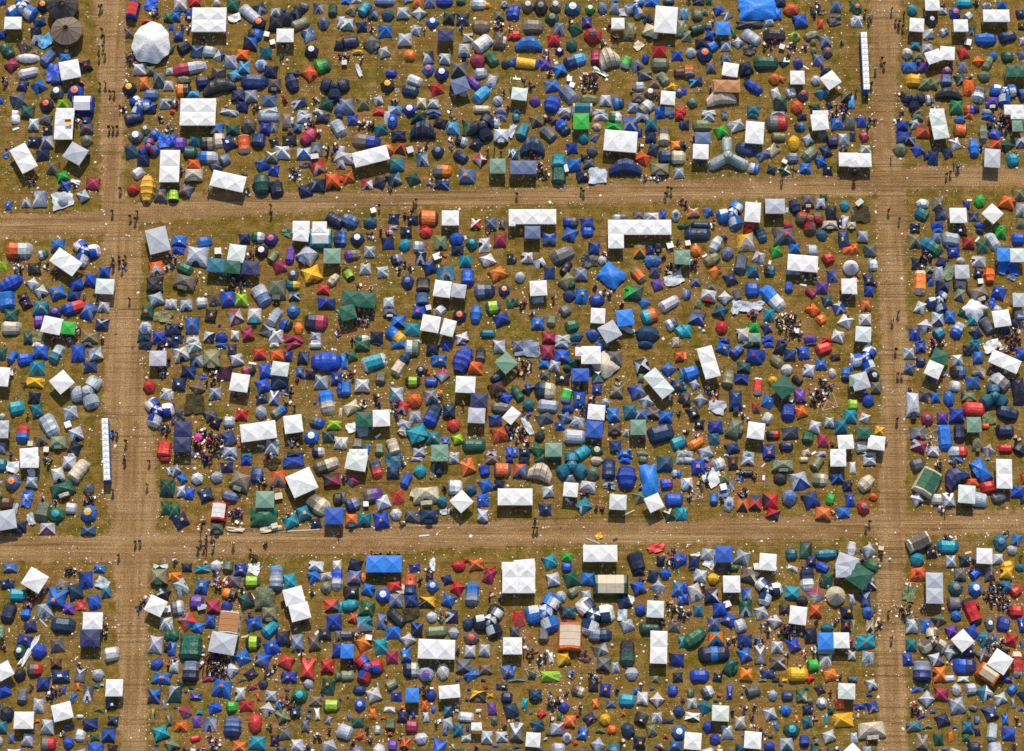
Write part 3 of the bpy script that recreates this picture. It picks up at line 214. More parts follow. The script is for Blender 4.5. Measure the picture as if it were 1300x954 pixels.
75,305 gw 15x13@0;55,105 doi 11x11;85,25 dn 9x6;200,15 df 8x4;300,10 df 13x4;210,125 Rcn 20x13@-15;450,70 ktt 22x14;635,30 dc 10x7;730,90 tn 10x16@88;610,125 hef 11x11;865,155 tb 16x18@88;855,20 db 9x5;990,20 de 8x6;1150,50 dtr 12x12;1270,25 ds 6x5;1040,180 XA 12x24@-85;1170,205 dbp 10x9;1245,125 dsb 8x6;1290,210 ds 3x8;443,160 dsg 8x8;440,250 gw 11x11@-5;570,230 Dsm 12x9@-10;540,370 dtw 13x12@35;265,265 ds 9x9;245,400 dny 10x9;800,345 gh 13x12@-3;965,305 de 11x10@20;1075,350 gw 12x12@25;1225,325 tb 14x10@0;1187,440 dfc 9x9;1270,435 dT 7x10;885,425 xc 9x1@25;735,220 xi 9x5;735,220 P 3;160,535 p;185,535 p;655,605 xy 4x5@-60;610,640 xs 11x1;665,735 m2w 26x13@0;780,630 xk 4x2;1090,695 xrr 12x6@10;1195,290 z 0;280,800 dT 11x11@20;415,765 dv 9x7;410,840 tb 8x7;90,830 gw 16x10@5;940,800 tn 12x16@-75;1125,790 dn 7x8;1260,785 dbo 11x10@30;1190,740 P 4;1195,800 P 5;1225,700 P 1;170,480 P 1;540,540 xw 2;55,405 xr 2;430,320 P 4;680,385 P 1;635,385 P 1;1160,860 dt 4x2;710,860 xw 1;150,300 xi 2;545,280 P 3;690,810 P 3;1100,0 z 0;70,220 P 1;975,230 P 2
T 868 580
35,25 ds 9x5;160,10 ds 7x4;110,80 dbo 11x11;265,55 dsw 12x11@20;375,50 dkr 8x10;490,30 ds 10x7;640,10 db 5x3;755,65 De 17x10@0;915,20 tc 7x5;1015,50 te 8x12@55;1175,25 gw 12x10;1285,85 ds 5x9;30,205 ds 9x10;220,160 xw 13x12@40;305,175 de 9x9;490,125 tn 8x6;430,165 xi 5x4;365,220 xi 3x7@-80;735,165 dk 11x9;880,180 dsb 15x14@15;1035,170 tec 13x10@-5;1165,160 dnb 11x10;1245,220 dno 7x8;230,315 tb 6x9@88;345,360 dsb 9x13;445,360 dok 9x12;545,345 drn 11x12;660,340 drn 12x12;680,430 drn 12x9@-15;805,310 dib 14x14@-15;970,330 dnb 14x13@20;1115,320 dv 7x10;1060,430 do 13x10@-5;1215,425 db 10x8;1265,330 dbo 8x10;310,270 xi 7x8;10,430 dT 4x10;80,800 dn 9x10;180,740 ds 10x9;305,740 gb 13x13@0;230,770 xs 4x12;450,770 ds 14x13@-20;190,820 xs 8x5@-30;640,800 gw 13x13@-5;820,740 dt 9x9;925,710 dfk 9x14;1085,740 tt 17x8@3;970,790 dno 8x8;1055,840 db 12x8;945,850 dnw 9x4;830,850 dw 10x4@-20;1245,800 gs 16x11@-20;1275,710 ts 8x14@80;380,845 df 8x5;285,855 dp 7x3;480,855 dc 9x3;10,780 db 3x8;90,750 xw 7x3;550,840 xw 4x5;605,65 xw 4x1@45;608,160 xw 2x5;440,110 P 5;540,145 P 3;150,170 P 8;50,240 P 3;460,270 P 7;100,280 x 9;290,320 P 3;1265,180 P 2;1175,630 xw 1x3;1165,662 xw 2;175,85 P 4;1140,415 P 3;1180,720 P 1;790,100 z 0;75,230 z 0;685,495 xw 2;300,235 xw 5;45,310 P 2
T 1083 580
20,80 ds 6x8;125,30 ds 11x7;100,200 tc 13x13@45;155,305 do 9x7;10,330 db 5x9;80,385 hrg 10x11;120,720 ds 11x11@30;20,710 ts 6x14@80;210,700 xc 4x3;15,825 di 5x7;145,830 tf 11x9@-20;55,850 df 7x5;490,60 dg 12x11@15;570,190 Vcf 17x21@60;490,320 ds 10x10@30;640,320 ds 9x9;730,325 dsw 9x10;680,395 P 5;665,55 P 6;790,20 di 10x5;780,165 Rno 20x13@35;975,105 Db 12x19@-60;910,195 do 10x7;865,285 gh 13x14@-5;960,325 ts 13x11@-10;1025,230 tr 12x10@10;1150,130 m2w 23x12@88;1110,310 tg 12x8@15;1250,265 db 10x9;1290,330 df 4x6;1295,170 dr 3x8;500,645 Vcm 18x11@25;720,680 tTt 17x10@0;595,725 dny 9x9;487,780 hT 11x11;745,793 ds 8x9;850,790 dn 9x8;905,790 P 4;1000,755 gw 12x12@-3;1100,775 ds 9x8;1120,650 hti 11x13@20;1245,630 dbs 9x10;1210,710 ds 10x8@-20;1175,830 dy 11x9@15;1270,840 dt 8x6;930,860 db 5x2;1045,855 di 5x3;720,610 P 5;510,580 P 3;1160,580 P 3;875,730 xc 5x2@15;600,180 z 0;215,735 P 2;80,775 P 2;530,860 do 4x2;200,835 xc 3x2@45;320,580 xw 2;280,780 xw 3x2;660,745 xw 2;1025,15 ds 4x2;760,40 P 3;845,20 xw 2;
125,485 p;100,520 p;1275,750 p;800,860 di 3x2
T 0 720
65,40 dbo 12x10;265,100 gw 16x15@-30;30,0 z 0;35,130 dnw 8x8;85,130 dn 5x6;135,210 dT 13x10;65,350 tn 11x16@75;195,350 tb 8x9@88;335,330 ds 13x12@10;435,230 dbo 16x14@-10;475,135 dmc 12x9@-20;575,185 dn 12x13@15;650,95 dnb 12x13;750,55 dbs 13x12;780,125 xs 8x10@60;805,195 dtn 8x9;715,270 db 11x11@15;520,320 dp 10x7;520,285 xb 5x2;615,290 xr 7x7;480,440 tn 19x12@-5;230,450 dnr 10x9;185,565 dbo 13x10@-10;150,640 dfs 10x12;295,640 hb 12x12;225,640 xw 24x4@60;435,595 dgr 12x11;705,410 gw 15x13@0;685,540 gn 15x13@0;850,660 ds 13x12@10;425,730 dN 9x7;265,780 tgr 12x10@0;30,790 gw 12x12@30;150,820 dn 10x10;460,830 dnw 14x9;610,820 dgs 9x11;745,820 ds 11x10;5,490 ge 3x9;540,35 P 6;1210,65 Def 13x14;1245,200 dns 11x8;1185,295 gw 14x13@-25;1260,430 ds 10x11;1275,520 df 6x9;1275,610 dn 7x7;1185,590 ds 11x14;1190,740 db 12x9@20;1230,845 dbo 15x8;1290,75 do 3x6;230,210 P 9;205,285 P 6;300,190 P 3;1090,245 P 5;805,430 P 3;1290,720 P 5;550,510 xw 2;1275,325 xw 5;70,480 xw 1x4;1050,300 P 3;1200,680 xe 8x1@40;1290,650 db 4x5;800,500 P 1;600,740 P 2;330,425 xs 9x1@-45;30,600 P 1
T 217 720
40,75 doy 8x8;75,155 ds 12x14@30;125,20 dn 8x7;235,50 dT 13x9;350,25 ds 9x8;435,25 dg 8x5;530,35 dby 10x7;635,25 xw 8x6;615,110 tLg 13x9@0;480,110 dgq 11x9;235,150 dby 11x11;445,205 dok 13x9;375,120 P 8;195,265 dp 11x11;320,295 dq 11x10;425,295 hb 9x8;570,255 dfk 12x13@20;620,225 xw 5x2@-50;715,230 Xe 14x17;750,355 De 12x12;800,90 tis 11x19@88;905,115 dT 11x13@10;1085,75 db 10x10@20;1110,20 di 8x5;1180,70 ds 10x6@10;1262,90 tsb 9x18@88;1180,155 deg 9x9;935,220 gw 15x13@15;980,340 gw 15x13@15;445,425 Vcd 19x17@85;395,580 GW 20x16@-10;50,310 dgs 11x13;125,415 dri 15x13@35;205,455 db 10x8@-15;300,410 dbn 8x10;150,610 tf 18x21@88;25,520 df 8x10;15,620 db 5x11;25,755 ds 8x10;150,790 tni 13x17@88;630,430 dbo 14x12@15;755,470 tT 13x12@45;625,575 tLk 12x11@0;850,540 dkn 12x11;765,615 dby 14x12@20;545,690 dby 13x12@30;695,705 dbi 13x11@-15;605,815 dno 11x8@35;455,780 ds 12@42;960,570 di 10x12;1090,570 dm 10x12;1170,510 dno 10x9;1240,420 db 13x13;1220,285 drg 12x9;1290,300 dT 3x9;875,725 dr 13x11;1040,765 dr 11x15;1195,755 dr 10x10;1275,640 db 10x10;900,835 dbo 12x8;1275,830 def 6x7;1275,525 dg 6x9;280,850 dq 9x4;540,855 de 8x3;800,860 dw 3x2;330,720 P 18;370,800 P 8;740,780 P 6;785,755 P 2;600,370 P 4;630,745 xw 2;1075,190 P 2;1020,420 P 4;450,250 P 3;990,655 P 2;30,690 P 3;340,50 P 4;540,180 P 3;450,490 xs 9x5;900,540 xy 2x4;1005,500 xv 2;945,450 P 2;290,535 xc 3;560,530 xc 5x2;0,440 ds 3x7;850,260 P 2;1110,500 xw 2x5@-40;1085,860 x 0;235,310 xs 6x4
T 434 720
95,75 dio 11x11;160,80 do 5x8;315,10 z 0;200,170 db 11x10@-15;70,190 dkw 12x10;315,215 hbw 12x11;400,145 dr 13x9;455,165 xc 8x7;520,140 tno 9x18@88;525,250 dnb 11x12;405,255 dis 11x11;60,290 tT 13x9@10;190,315 dfy 12x12@-10;85,390 do 7x7;170,430 dst 12x12;305,415 di 8x13;415,385 tk 17x9@-45;530,355 xm 11x9;35,515 tg 11x8@0;160,585 do 12x12@30;205,540 xw 5x4;295,605 dT 11x13@10;390,500 db 12x10;500,555 ds 11@35;570,475 dnb 10x11;380,690 dq 10x10;490,670 dby 9x10;40,640 gA 10x11;195,765 Krb 20x21@15;530,780 dns 13x12;640,815 dsp 13x11;770,795 hs 10x13;40,825 de 11x8;645,265 dyk 13x8;690,145 dbs 10x9;800,95 dn 9x8@20;875,165 dr 12x11@-30;990,205 tib 11x18@88;1125,65 dq 10x13;1260,100 z 0;810,255 db 11x10@-20;685,380 ds 10x9;835,375 dns 10x10;720,490 te 17x9@5;850,500 ds 9x9;960,435 dn 10x10;1130,405 Kns 24x24@-20;985,540 hgr 12x10@20;975,640 ds 9x9;1085,632 ds 9x9;720,625 m2w 28x15@-2;1265,600 gw 8x13;925,745 dg 12x10;1095,775 dm 10x7;985,820 db 14x9@35;1255,790 dio 10x11;1290,490 dk 3x7;885,20 dr 9x5;1025,10 do 9x4;550,35 dby 9x7;665,35 P 7;30,10 z 0;110,510 P 5;75,730 P 7;300,70 P 3;760,370 P 5;1205,370 xy 3x2@-30;1195,525 db 4x3;1140,190 P 4;1210,230 P 1;1185,695 xw 2;1200,610 xw 2;345,835 xb 2;530,95 P 2;880,640 P 2;680,750 db 3x2;880,860 db 4x2;1075,860 dn 4x2;965,375 xw 2;600,85 P 3;1300,375 dr 1x6;740,690 P 4
T 651 720
30,110 gw 1;45,80 m4w 24x25@0;305,95 ds 11x11;445,95 df 13x13@20;460,190 teg 10x7@30;570,90 db 11x10;745,135 Vfc 27x17@0;955,30 dn 10x7;955,155 dbi 11x11@20;1065,75 dn 9x9;1160,50 hb 9x8;1105,155 ds 11@42;1260,170 dbo 10x12;1275,250 db 5x8;365,225 ds 9x9;560,215 ds 8x8;845,270 dn 12x10@20;880,245 xw 8x6;250,340 Kbs 28x24@-30;425,345 dt 12x9;615,365 Kwn 28x17@15;45,390 dr 9x12;970,325 db 9x9;1085,320 gh 13x13@-3;20,490 dg 7x8;25,600 gw 9x13;235,515 tg 12x8@88;435,525 Voc 19x22@88;660,515 tin 19x10@-2;835,370 xs 7x9;875,450 ds 11x9@20;1045,465 tf 17x9@0;1230,455 dg 10x9;1110,610 m2w 25x13@88;870,655 tfk 12x20@88;665,630 dms 13x10@20;690,735 dg 12x11;380,695 dy 12x11@15;545,690 xN 9x5@-25;780,765 ds 7x9;905,810 ds 12x11@20;1245,705 dnb 12x9;1285,570 dT 5x9;1255,835 dn 8x7;285,830 dL 15x8;1085,850 de 5x5;145,825 df 6x5;355,295 P 6;120,640 P 8;230,680 P 7;150,800 x 8;980,85 P 4;1270,330 P 6;1200,300 P 7;755,595 xs 3x2;450,820 P 3;650,830 P 5;440,810 xi 4x6@70;30,860 di 14x2;5,790 db 3x10;430,10 db 8x3;395,410 P 2;1140,400 P 2;1185,725 xo 2;1090,220 P 2;735,795 xo 2;30,210 P 2;70,560 P 3;550,655 P 2;190,720 P 4;595,800 P 3;290,690 dw 4x9;110,590 xb 2;520,850 xw 3;270,5 dT 5x3;1235,120 xL 3;1150,540 z 0;1170,865 xc 3
T 868 720
75,5 dn 9x3;130,65 ds 10x10@-10;225,90 hy 9x9;285,40 dp 7x9;375,25 df 8x7;365,130 gws 13x13@0;500,65 dmc 17x12@-20;630,10 gw 16x2;85,195 ds 12x14@20;10,160 db 5x9;15,240 db 5x8;210,215 dns 11x11;480,210 dbs 8x10;640,175 Kwn 18x20@35;470,310 dfs 11x13;590,345 ds 11@20;110,335 dt 8x9;275,325 db 11x10;350,400 dby 12x11@-30;430,445 ds 11x12@20;230,435 dir 10x10;80,540 tf 18x14@35;245,545 doT 13x11;465,560 dnb 12x10;230,660 tnb 24x12@3;465,670 dbo 11x11@20;695,415 ds 11@35;580,665 dms 9x14;710,610 ds 9x9;835,590 dbo 11x11@20;355,760 Df 13x9@60;710,725 dms 13x10;120,825 tb 15x10@0;260,835 dnw 8x7;475,815 do 11x10;640,815 dn 12x7;865,815 dy 16x11;960,850 dr 8x5@40;985,745 tv 9x9@5;1115,825 do 12x9;1275,850 dg 6x4;825,190 dT 13x10@-5;830,45 dsw 10x9@-15;940,95 tnw 11x18@-88;1040,15 dn 9x8;1090,105 df 10x11;1225,30 gs 14x10;1280,60 df 5x7;1155,220 Bc 15x16;1005,215 dsq 12x12@30;900,255 dk 10x8;765,320 dkr 8x7;870,368 gws 13x14@-8;1000,330 do 9x9;1280,240 ds 5x8;1240,345 dny 10x9;1235,445 dkr 8x10;1290,455 de 3x12;1090,465 dt 10x8;1080,563 gA 12x13@0;1200,558 gw 12x12@0;965,520 dn 10x12;1080,640 xs 13x5;1080,715 ds 10x9;1280,670 ds 6x7;790,490 P 9;850,460 P 5;770,510 xm 5x10@70;350,560 P 3;385,545 P 2;560,555 xb 4;545,565 P 3;605,545 P 2;590,440 P 3;640,480 P 3;1010,405 P 1;780,660 P 3;925,650 P 3;1160,400 P 4;20,350 P 6;150,130 P 1;345,205 P 1;650,490 xw 3;330,285 xw 5;1285,560 P 4;990,620 P 3;895,510 xw 3;1170,130 xb 2;1050,100 P 2;440,600 P 2;1180,830 P 3;770,860 dy 5x3;1050,790 xw 2;700,855 dk 6x3;600,860 de 7x2;595,750 xc 2;890,760 P 3;640,420 P 2;680,35 P 1;1150,10 db 2
T 1083 720
50,70 gf 16x16@-35;145,20 df 10x7;125,130 dns 10x11;95,240 dni 8x11;15,240 ds 6x8;115,345 dbn 10x9;205,335 xw 3;30,450 Dm 9x14;130,445 dcm 6x10;185,420 xc 2x10;95,570 dTr 16x10;25,655 ds 10x11;115,690 ds 10x10@-10;10,600 P 3;490,55 dor 12x9;425,205 xe 9x11;620,160 m2s 24x13@88;385,325 P 9;445,445 ds 9x11;555,450 dbw 9x10;655,400 deg 11@30;815,60 dg 10x9;930,50 tb 8x8@40;1035,55 dgr 9x11;1170,40 dy 10x11@-10;1265,35 dt 9x9;780,160 dtm 12x11;930,165 hbw 11x11;1165,150 dt 11x10@15;1240,185 dr 12x9@30;770,275 tgb 10x11@0;785,370 hb 9x8;905,340 trk 22x11@-70;1240,335 dr 11x10;1040,430 dgw 8x12;1145,430 db 11x13@-15;1280,440 dbw 5x12;755,485 dp 10x9@20;610,565 Kcm 20x18@10;445,595 dt 9x9;835,560 gw 13x13@40;900,500 db 12x11@20;1000,545 dto 12x12@30;1205,555 dr 10x10;735,645 ds 11@35;875,640 dnw 9x9;990,670 dgw 11x11@25;630,700 dsi 11x11@20;415,700 dbw 8x9;525,790 tni 14x16@88;850,750 tbn 18x12@-3;660,815 do 10x12;735,845 ds 9x5;1120,720 gw 15x15@-35;1030,810 Voc 17x12@-35;1250,740 trc 9x20@88;1170,850 dbo 9x4;840,850 dw 9x4;15,850 di 4x4;1100,210 P 14;1050,150 P 6;1150,270 P 6;1090,600 P 5;1130,610 P 4;1150,550 P 3;200,440 P 5;160,480 P 3;110,530 x 0;420,130 P 2;1080,535 db 3x5;685,320 xw 3;525,695 xw 2;715,730 xc 3x2@40;1285,590 db 3x6;475,380 P 2;530,305 P 1;1190,315 P 2;750,600 P 2;15,15 z 0;1030,600 P 3;1170,630 P 1;150,820 xw 2;730,580 z 0;950,290 P 1
270,330 p;292,530 p;1070,590 xw 3;895,20 P 2
"""
PAL = dict(b=(.012,.075,.40), n=(.012,.022,.095), l=(.06,.33,.62), T=(.006,.27,.36), t=(.012,.13,.20), i=(.095,.135,.26),
  s=(.42,.44,.49), w=(.72,.715,.72), g=(.11,.118,.14), k=(.020,.021,.028), r=(.52,.014,.022), o=(.78,.13,.012), y=(.78,.40,.012),
  v=(.02,.36,.04), f=(.007,.090,.058), e=(.15,.185,.09), m=(.175,.130,.095), N=(.085,.035,.022), c=(.58,.49,.36), p=(.125,.045,.33),
  q=(.34,.022,.075), L=(.30,.52,.025), a=(.03,.36,.44), d=(.45,.20,.075), R=(.52,.014,.022), G=(.02,.20,.08), x=(.6,.6,.62), A=(.018,.185,.66), h=(.56,.62,.60), u=(.15,.27,.20))
CN = dict(b='blue', n='navy', l='sky blue', T='teal', t='petrol blue', i='slate blue', s='silver grey', w='white', g='dark grey',
  k='black', r='red', o='orange', y='yellow', v='bright green', f='forest green', e='sage green', m='taupe', N='brown', c='cream',
  p='purple', q='maroon', L='lime', a='turquoise', d='tan', R='red', G='green', x='grey', A='bright blue', h='pale mint', u='sea green')
def jit(c, s=.10):
    k = 1+random.uniform(-s, s)
    return tuple(max(0.002, min(.86, v*k*(1+random.uniform(-s, s)*.5))) for v in c)
VAR = dict(b=[(.008,.060,.42), (.014,.15,.56), (.008,.04,.30), (.008,.085,.50), (.012,.13,.46)], n=[(.006,.018,.080), (.006,.034,.085), (.010,.018,.060), (.006,.012,.040), (.010,.035,.14)],
  s=[(.48,.50,.55), (.42,.46,.53), (.52,.51,.51), (.36,.40,.46), (.56,.57,.60)], t=[(.008,.14,.24), (.006,.13,.18), (.02,.18,.26), (.010,.085,.15)], i=[(.11,.16,.32), (.15,.19,.29), (.08,.14,.30), (.20,.23,.32)],
  e=[(.15,.185,.09), (.20,.19,.10), (.12,.14,.09), (.19,.22,.14)], o=[(.78,.13,.012), (.66,.15,.03), (.80,.20,.02), (.60,.09,.015)], g=[(.11,.118,.14), (.15,.14,.14), (.08,.09,.12)],
  f=[(.007,.090,.058), (.01,.065,.05), (.02,.12,.06)], r=[(.52,.014,.022), (.42,.02,.02), (.60,.04,.03)], m=[(.175,.130,.095), (.22,.17,.13), (.12,.09,.07)], w=[(.72,.715,.72), (.68,.69,.71), (.70,.69,.67)])
def pick(ch): return random.choice(VAR[ch]) if ch in VAR else PAL[ch]
# ---------------------------------------------------------------- mesh builder
class MB:
    def __init__(s): s.v = []; s.f = []; s.c = []
    def add(s, vs, fs, col):
        o = len(s.v); s.v += [tuple(p) for p in vs]
        s.f += [tuple(i+o for i in f) for f in fs]
        if isinstance(col, tuple): s.c += [col]*len(fs)
        else: s.c += list(col)
        return s
    def box(s, x0, y0, z0, x1, y1, z1, col):
        return s.add([(x0,y0,z0),(x1,y0,z0),(x1,y1,z0),(x0,y1,z0),(x0,y0,z1),(x1,y0,z1),(x1,y1,z1),(x0,y1,z1)],
            [(3,2,1,0),(4,5,6,7),(0,1,5,4),(1,2,6,5),(2,3,7,6),(3,0,4,7)], col)
    def tube(s, pts, r, col, n=4):
        rings = []
        P = [Vector(p) for p in pts]
        for i, p in enumerate(P):
            d = (P[min(i+1, len(P)-1)]-P[max(i-1, 0)]).normalized()
            u = d.cross(Vector((0, 0, 1)));  u = Vector((1, 0, 0)) if u.length < .05 else u.normalized()
            v = d.cross(u)
            rings.append([p+(u*math.cos(a)+v*math.sin(a))*r for a in [2*math.pi*(k+.5)/n for k in range(n)]])
        vs = [q for R_ in rings for q in R_]; fs = []
        for i in range(len(P)-1):
            for k in range(n): fs.append((i*n+k, i*n+(k+1) % n, (i+1)*n+(k+1) % n, (i+1)*n+k))
        fs.append(tuple(range(n))[::-1]); fs.append(tuple(range((len(P)-1)*n, len(P)*n)))
        return s.add(vs, fs, col)
    def data(s, name, smooth=False):
        me = bpy.data.meshes.new(name); me.from_pydata(s.v, [], s.f)
        a = me.attributes.new('Col', 'FLOAT_COLOR', 'FACE')
        a.data.foreach_set('color', np.array([(*c, 1.0) for c in s.c], dtype=np.float32).ravel())
        if smooth: me.shade_smooth()
        return me
def link(name, me, mat, parent=None, loc=None, rz=0, smooth=False, label=None):
    if isinstance(me, MB): me = me.data(name, smooth)
    if mat and not me.materials: me.materials.append(M[mat])
    o = bpy.data.objects.new(name, me); COL.objects.link(o)
    if parent: o.parent = parent
    if loc: o.location = loc; o.rotation_euler = (0, 0, rz)
    if label: o['label'] = label
    return o
def empty(name, loc, rz):
    o = bpy.data.objects.new(name, None); COL.objects.link(o); o.empty_display_size = .3
    o.location = loc; o.rotation_euler = (0, 0, rz); return o
# ---------------------------------------------------------------- shapes: each returns [(part name, MB, material, smooth, subparts)]
def dome_pt(side, u, t, W, D, H, pinch, e):
    """point on one side (0 south 1 east 2 north 3 west) of a cross-pole dome; u -1..1 along the side, t 0..1 up"""
    r = 1-t**e
    k = r*(1-(1-pinch)*(1-abs(u))*min(1, .62+t*1.1))
    x, y = u*r, -k
    for _ in range(side): x, y = -y, x
    return (x*W/2, y*D/2, .04+H*t)
def dome(W, D, H, c1, c2=None, style='cap', door=0, lod=1, e=1.7, pinch=.86, nlev=4):
    ts = [0, .22, .48, .74, .93][:nlev+1] if nlev == 4 else [0, .3, .65, .92]
    fly = MB(); seam = MB(); dr = MB(); cap = MB()
    cc = c2 if c2 is not None else c1
    la = random.choice([.04, .04, .10, .20]); dd_ = [(0, 1), (-1, 0), (0, -1), (1, 0)][door]
    lean = (random.uniform(-.05, .05)*W+dd_[0]*la*W*random.choice([-1, 1]), random.uniform(-.05, .05)*D+dd_[1]*la*D*random.choice([-1, 1, 1]))
    vest = random.choice([0, .0, .14, .24, .32]); cj = [random.uniform(.90, 1.06) for _ in range(4)]
    def P(s, u, t, out=0.):
        x, y, z = dome_pt(s, u, t, W, D, H, pinch, e)
        if abs(u) == 1:
            q = cj[(s if u < 0 else s+1) % 4]; x *= q; y *= q
        elif s == door:
            q = 1+vest*(1-abs(u))*max(0, 1-t/.75)
            if s % 2 == 0: y *= q
            else: x *= q
        return (x*(1+out)+lean[0]*t, y*(1+out)+lean[1]*t, z+out*.25)
    for s in range(4):
        col = c1
        if c2 is not None:
            if style == 'half' and s in (door, (door+1) % 4): col = c2
            if style == 'alt' and s % 2 == door % 2: col = c2
            if style == 'front' and s == door: col = c2
        for i in range(len(ts)-1):
            a, b = ts[i], ts[i+1]
            fly.add([P(s,-1,a), P(s,0,a), P(s,1,a), P(s,-1,b), P(s,0,b), P(s,1,b)], [(0,1,4,3), (1,2,5,4)], col)
        b = ts[-1]; fly.add([P(s,-1,b), P(s,0,b), P(s,1,b), P(0,0,1)], [(0,1,3), (1,2,3)], col)
    # door panel of mesh cloth, a zip line, on one side
    dcol = random.choice([(.012,.012,.016), tuple(v*.3+.004 for v in c1), tuple(v*.3+.004 for v in c1), tuple(v*.45+.05 for v in c1)])
    w_ = .42
    for i in range(2):
        a, b = [(.03, .30), (.30, .58)][i]; wa, wb = w_*(1-a*.5), w_*(1-b*.9)
        dr.add([P(door,-wa,a,.025), P(door,wa,a,.025), P(door,wb,b,.025), P(door,-wb,b,.025)], [(0,1,2,3)], dcol)
    # pole sleeves on the corner ridges
    sc = tuple(min(.8, v*1.15+.045) for v in c1)
    poles = []
    for k in (0, 1):
        pm = MB()
        side = [P(k, -1, t, .012) for t in (0, .25, .5, .75, .94)]+[P(k+2, -1, t, .012) for t in (.94, .75, .5, .25, 0)]
        pm.tube(side, .022, sc, 3); poles.append(pm)
    parts = [('flysheet', fly, 'fabric', False, []), ('door', dr, 'fabric', False, [])]
    if c2 is not None and style == 'cap':
        z = [P(s, -1, .90, .05) for s in range(4)]; top = P(0, 0, 1.0)
        off = random.uniform(-.10, .10)*W
        cap.add([(x+off, y-.08*D, q+.03) for x, y, q in z]+[(top[0]+off, top[1]-.08*D, top[2]+.05)], [(0,1,4),(1,2,4),(2,3,4),(3,0,4)], c2)
        parts.append(('vent_cap', cap, 'fabric', False, []))
    # window or logo patches of another cloth
    for _ in range(random.choice([0, 1, 1, 2])):
        s = random.randrange(4); u0 = random.uniform(-.4, .2); t0 = random.uniform(.12, .45); wn = MB(); dt, du = random.uniform(.10, .22), random.uniform(.18, .4)
        pc = random.choice([(.55,.55,.57), (.02,.02,.025), (.02,.02,.025), tuple(v*.4 for v in c1), (.5,.12,.03), (.6,.45,.05)] if sum(c1) < .6 else [(.03,.05,.12), (.02,.02,.03), (.10,.10,.12), (.3,.3,.33)])
        wn.add([P(s,u0,t0,.03), P(s,u0+du,t0,.03), P(s,u0+du,t0+dt,.03), P(s,u0,t0+dt,.03)], [(0,1,2,3)], pc)
        parts.append(('window', wn, 'fabric', False, []))
    for pm in poles: parts.append(('pole_sleeve', pm, 'fabric', False, []))
    return parts
def hexdome(D, H, c1, c2=None, n=6, D2=None):
    fly = MB(); ts = [0, .25, .5, .75, .93]; a0 = random.uniform(0, 1); D2 = D2 or D
    def P(k, t, o=0.):
        a = a0+2*math.pi*k/n; r = (1-t**2.0)*(1 if float(k).is_integer() else .93)+o
        return (math.cos(a)*r*D/2, math.sin(a)*r*D2/2, .04+H*t)
    for k in range(n):
        for i in range(4):
            a, b = ts[i], ts[i+1]
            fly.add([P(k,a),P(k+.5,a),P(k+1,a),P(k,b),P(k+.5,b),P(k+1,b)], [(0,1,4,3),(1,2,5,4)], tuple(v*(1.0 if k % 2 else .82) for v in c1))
        fly.add([P(k,.93),P(k+1,.93),(0,0,.04+H)], [(0,1,2)], c1)
    parts = [('flysheet', fly, 'fabric', False, [])]
    dr = MB(); k = next((k for k in range(n) if math.sin(a0+2*math.pi*(k+.5)/n) < -.6), 0)
    dr.add([P(k+.15,.03,.02),P(k+.85,.03,.02),P(k+.72,.5,.02),P(k+.28,.5,.02)], [(0,1,2,3)], tuple(v*.4+.004 for v in c1))
    parts.append(('door', dr, 'fabric', False, []))
    if c2 is not None:
        cap = MB(); r = .22*D; m = 8
        vs = [(math.cos(2*math.pi*q/m)*r, math.sin(2*math.pi*q/m)*r, .04+H*.95) for q in range(m)]+[(0,0,.09+H)]
        cap.add(vs, [(q, (q+1) % m, m) for q in range(m)], c2); parts.append(('vent_cap', cap, 'fabric', False, []))
    for q in range(n//2):
        pm = MB(); pm.tube([tuple(np.array(P(q,t,.015))) for t in (0,.25,.5,.75,.93)]+[P(q+n//2,t,.015) for t in (.93,.75,.5,.25,0)], .028, tuple(min(.8,v*1.2+.05) for v in c1), 3)
        parts.append(('pole_sleeve', pm, 'fabric', False, []))
    return parts
def arch(x, w, h, n=8):
    return [(x, -math.cos(math.pi*k/n)*w/2*(1 if 0 < k < n else 1.0), .03+h*math.sin(math.pi*k/n)**.85) for k in range(n+1)]
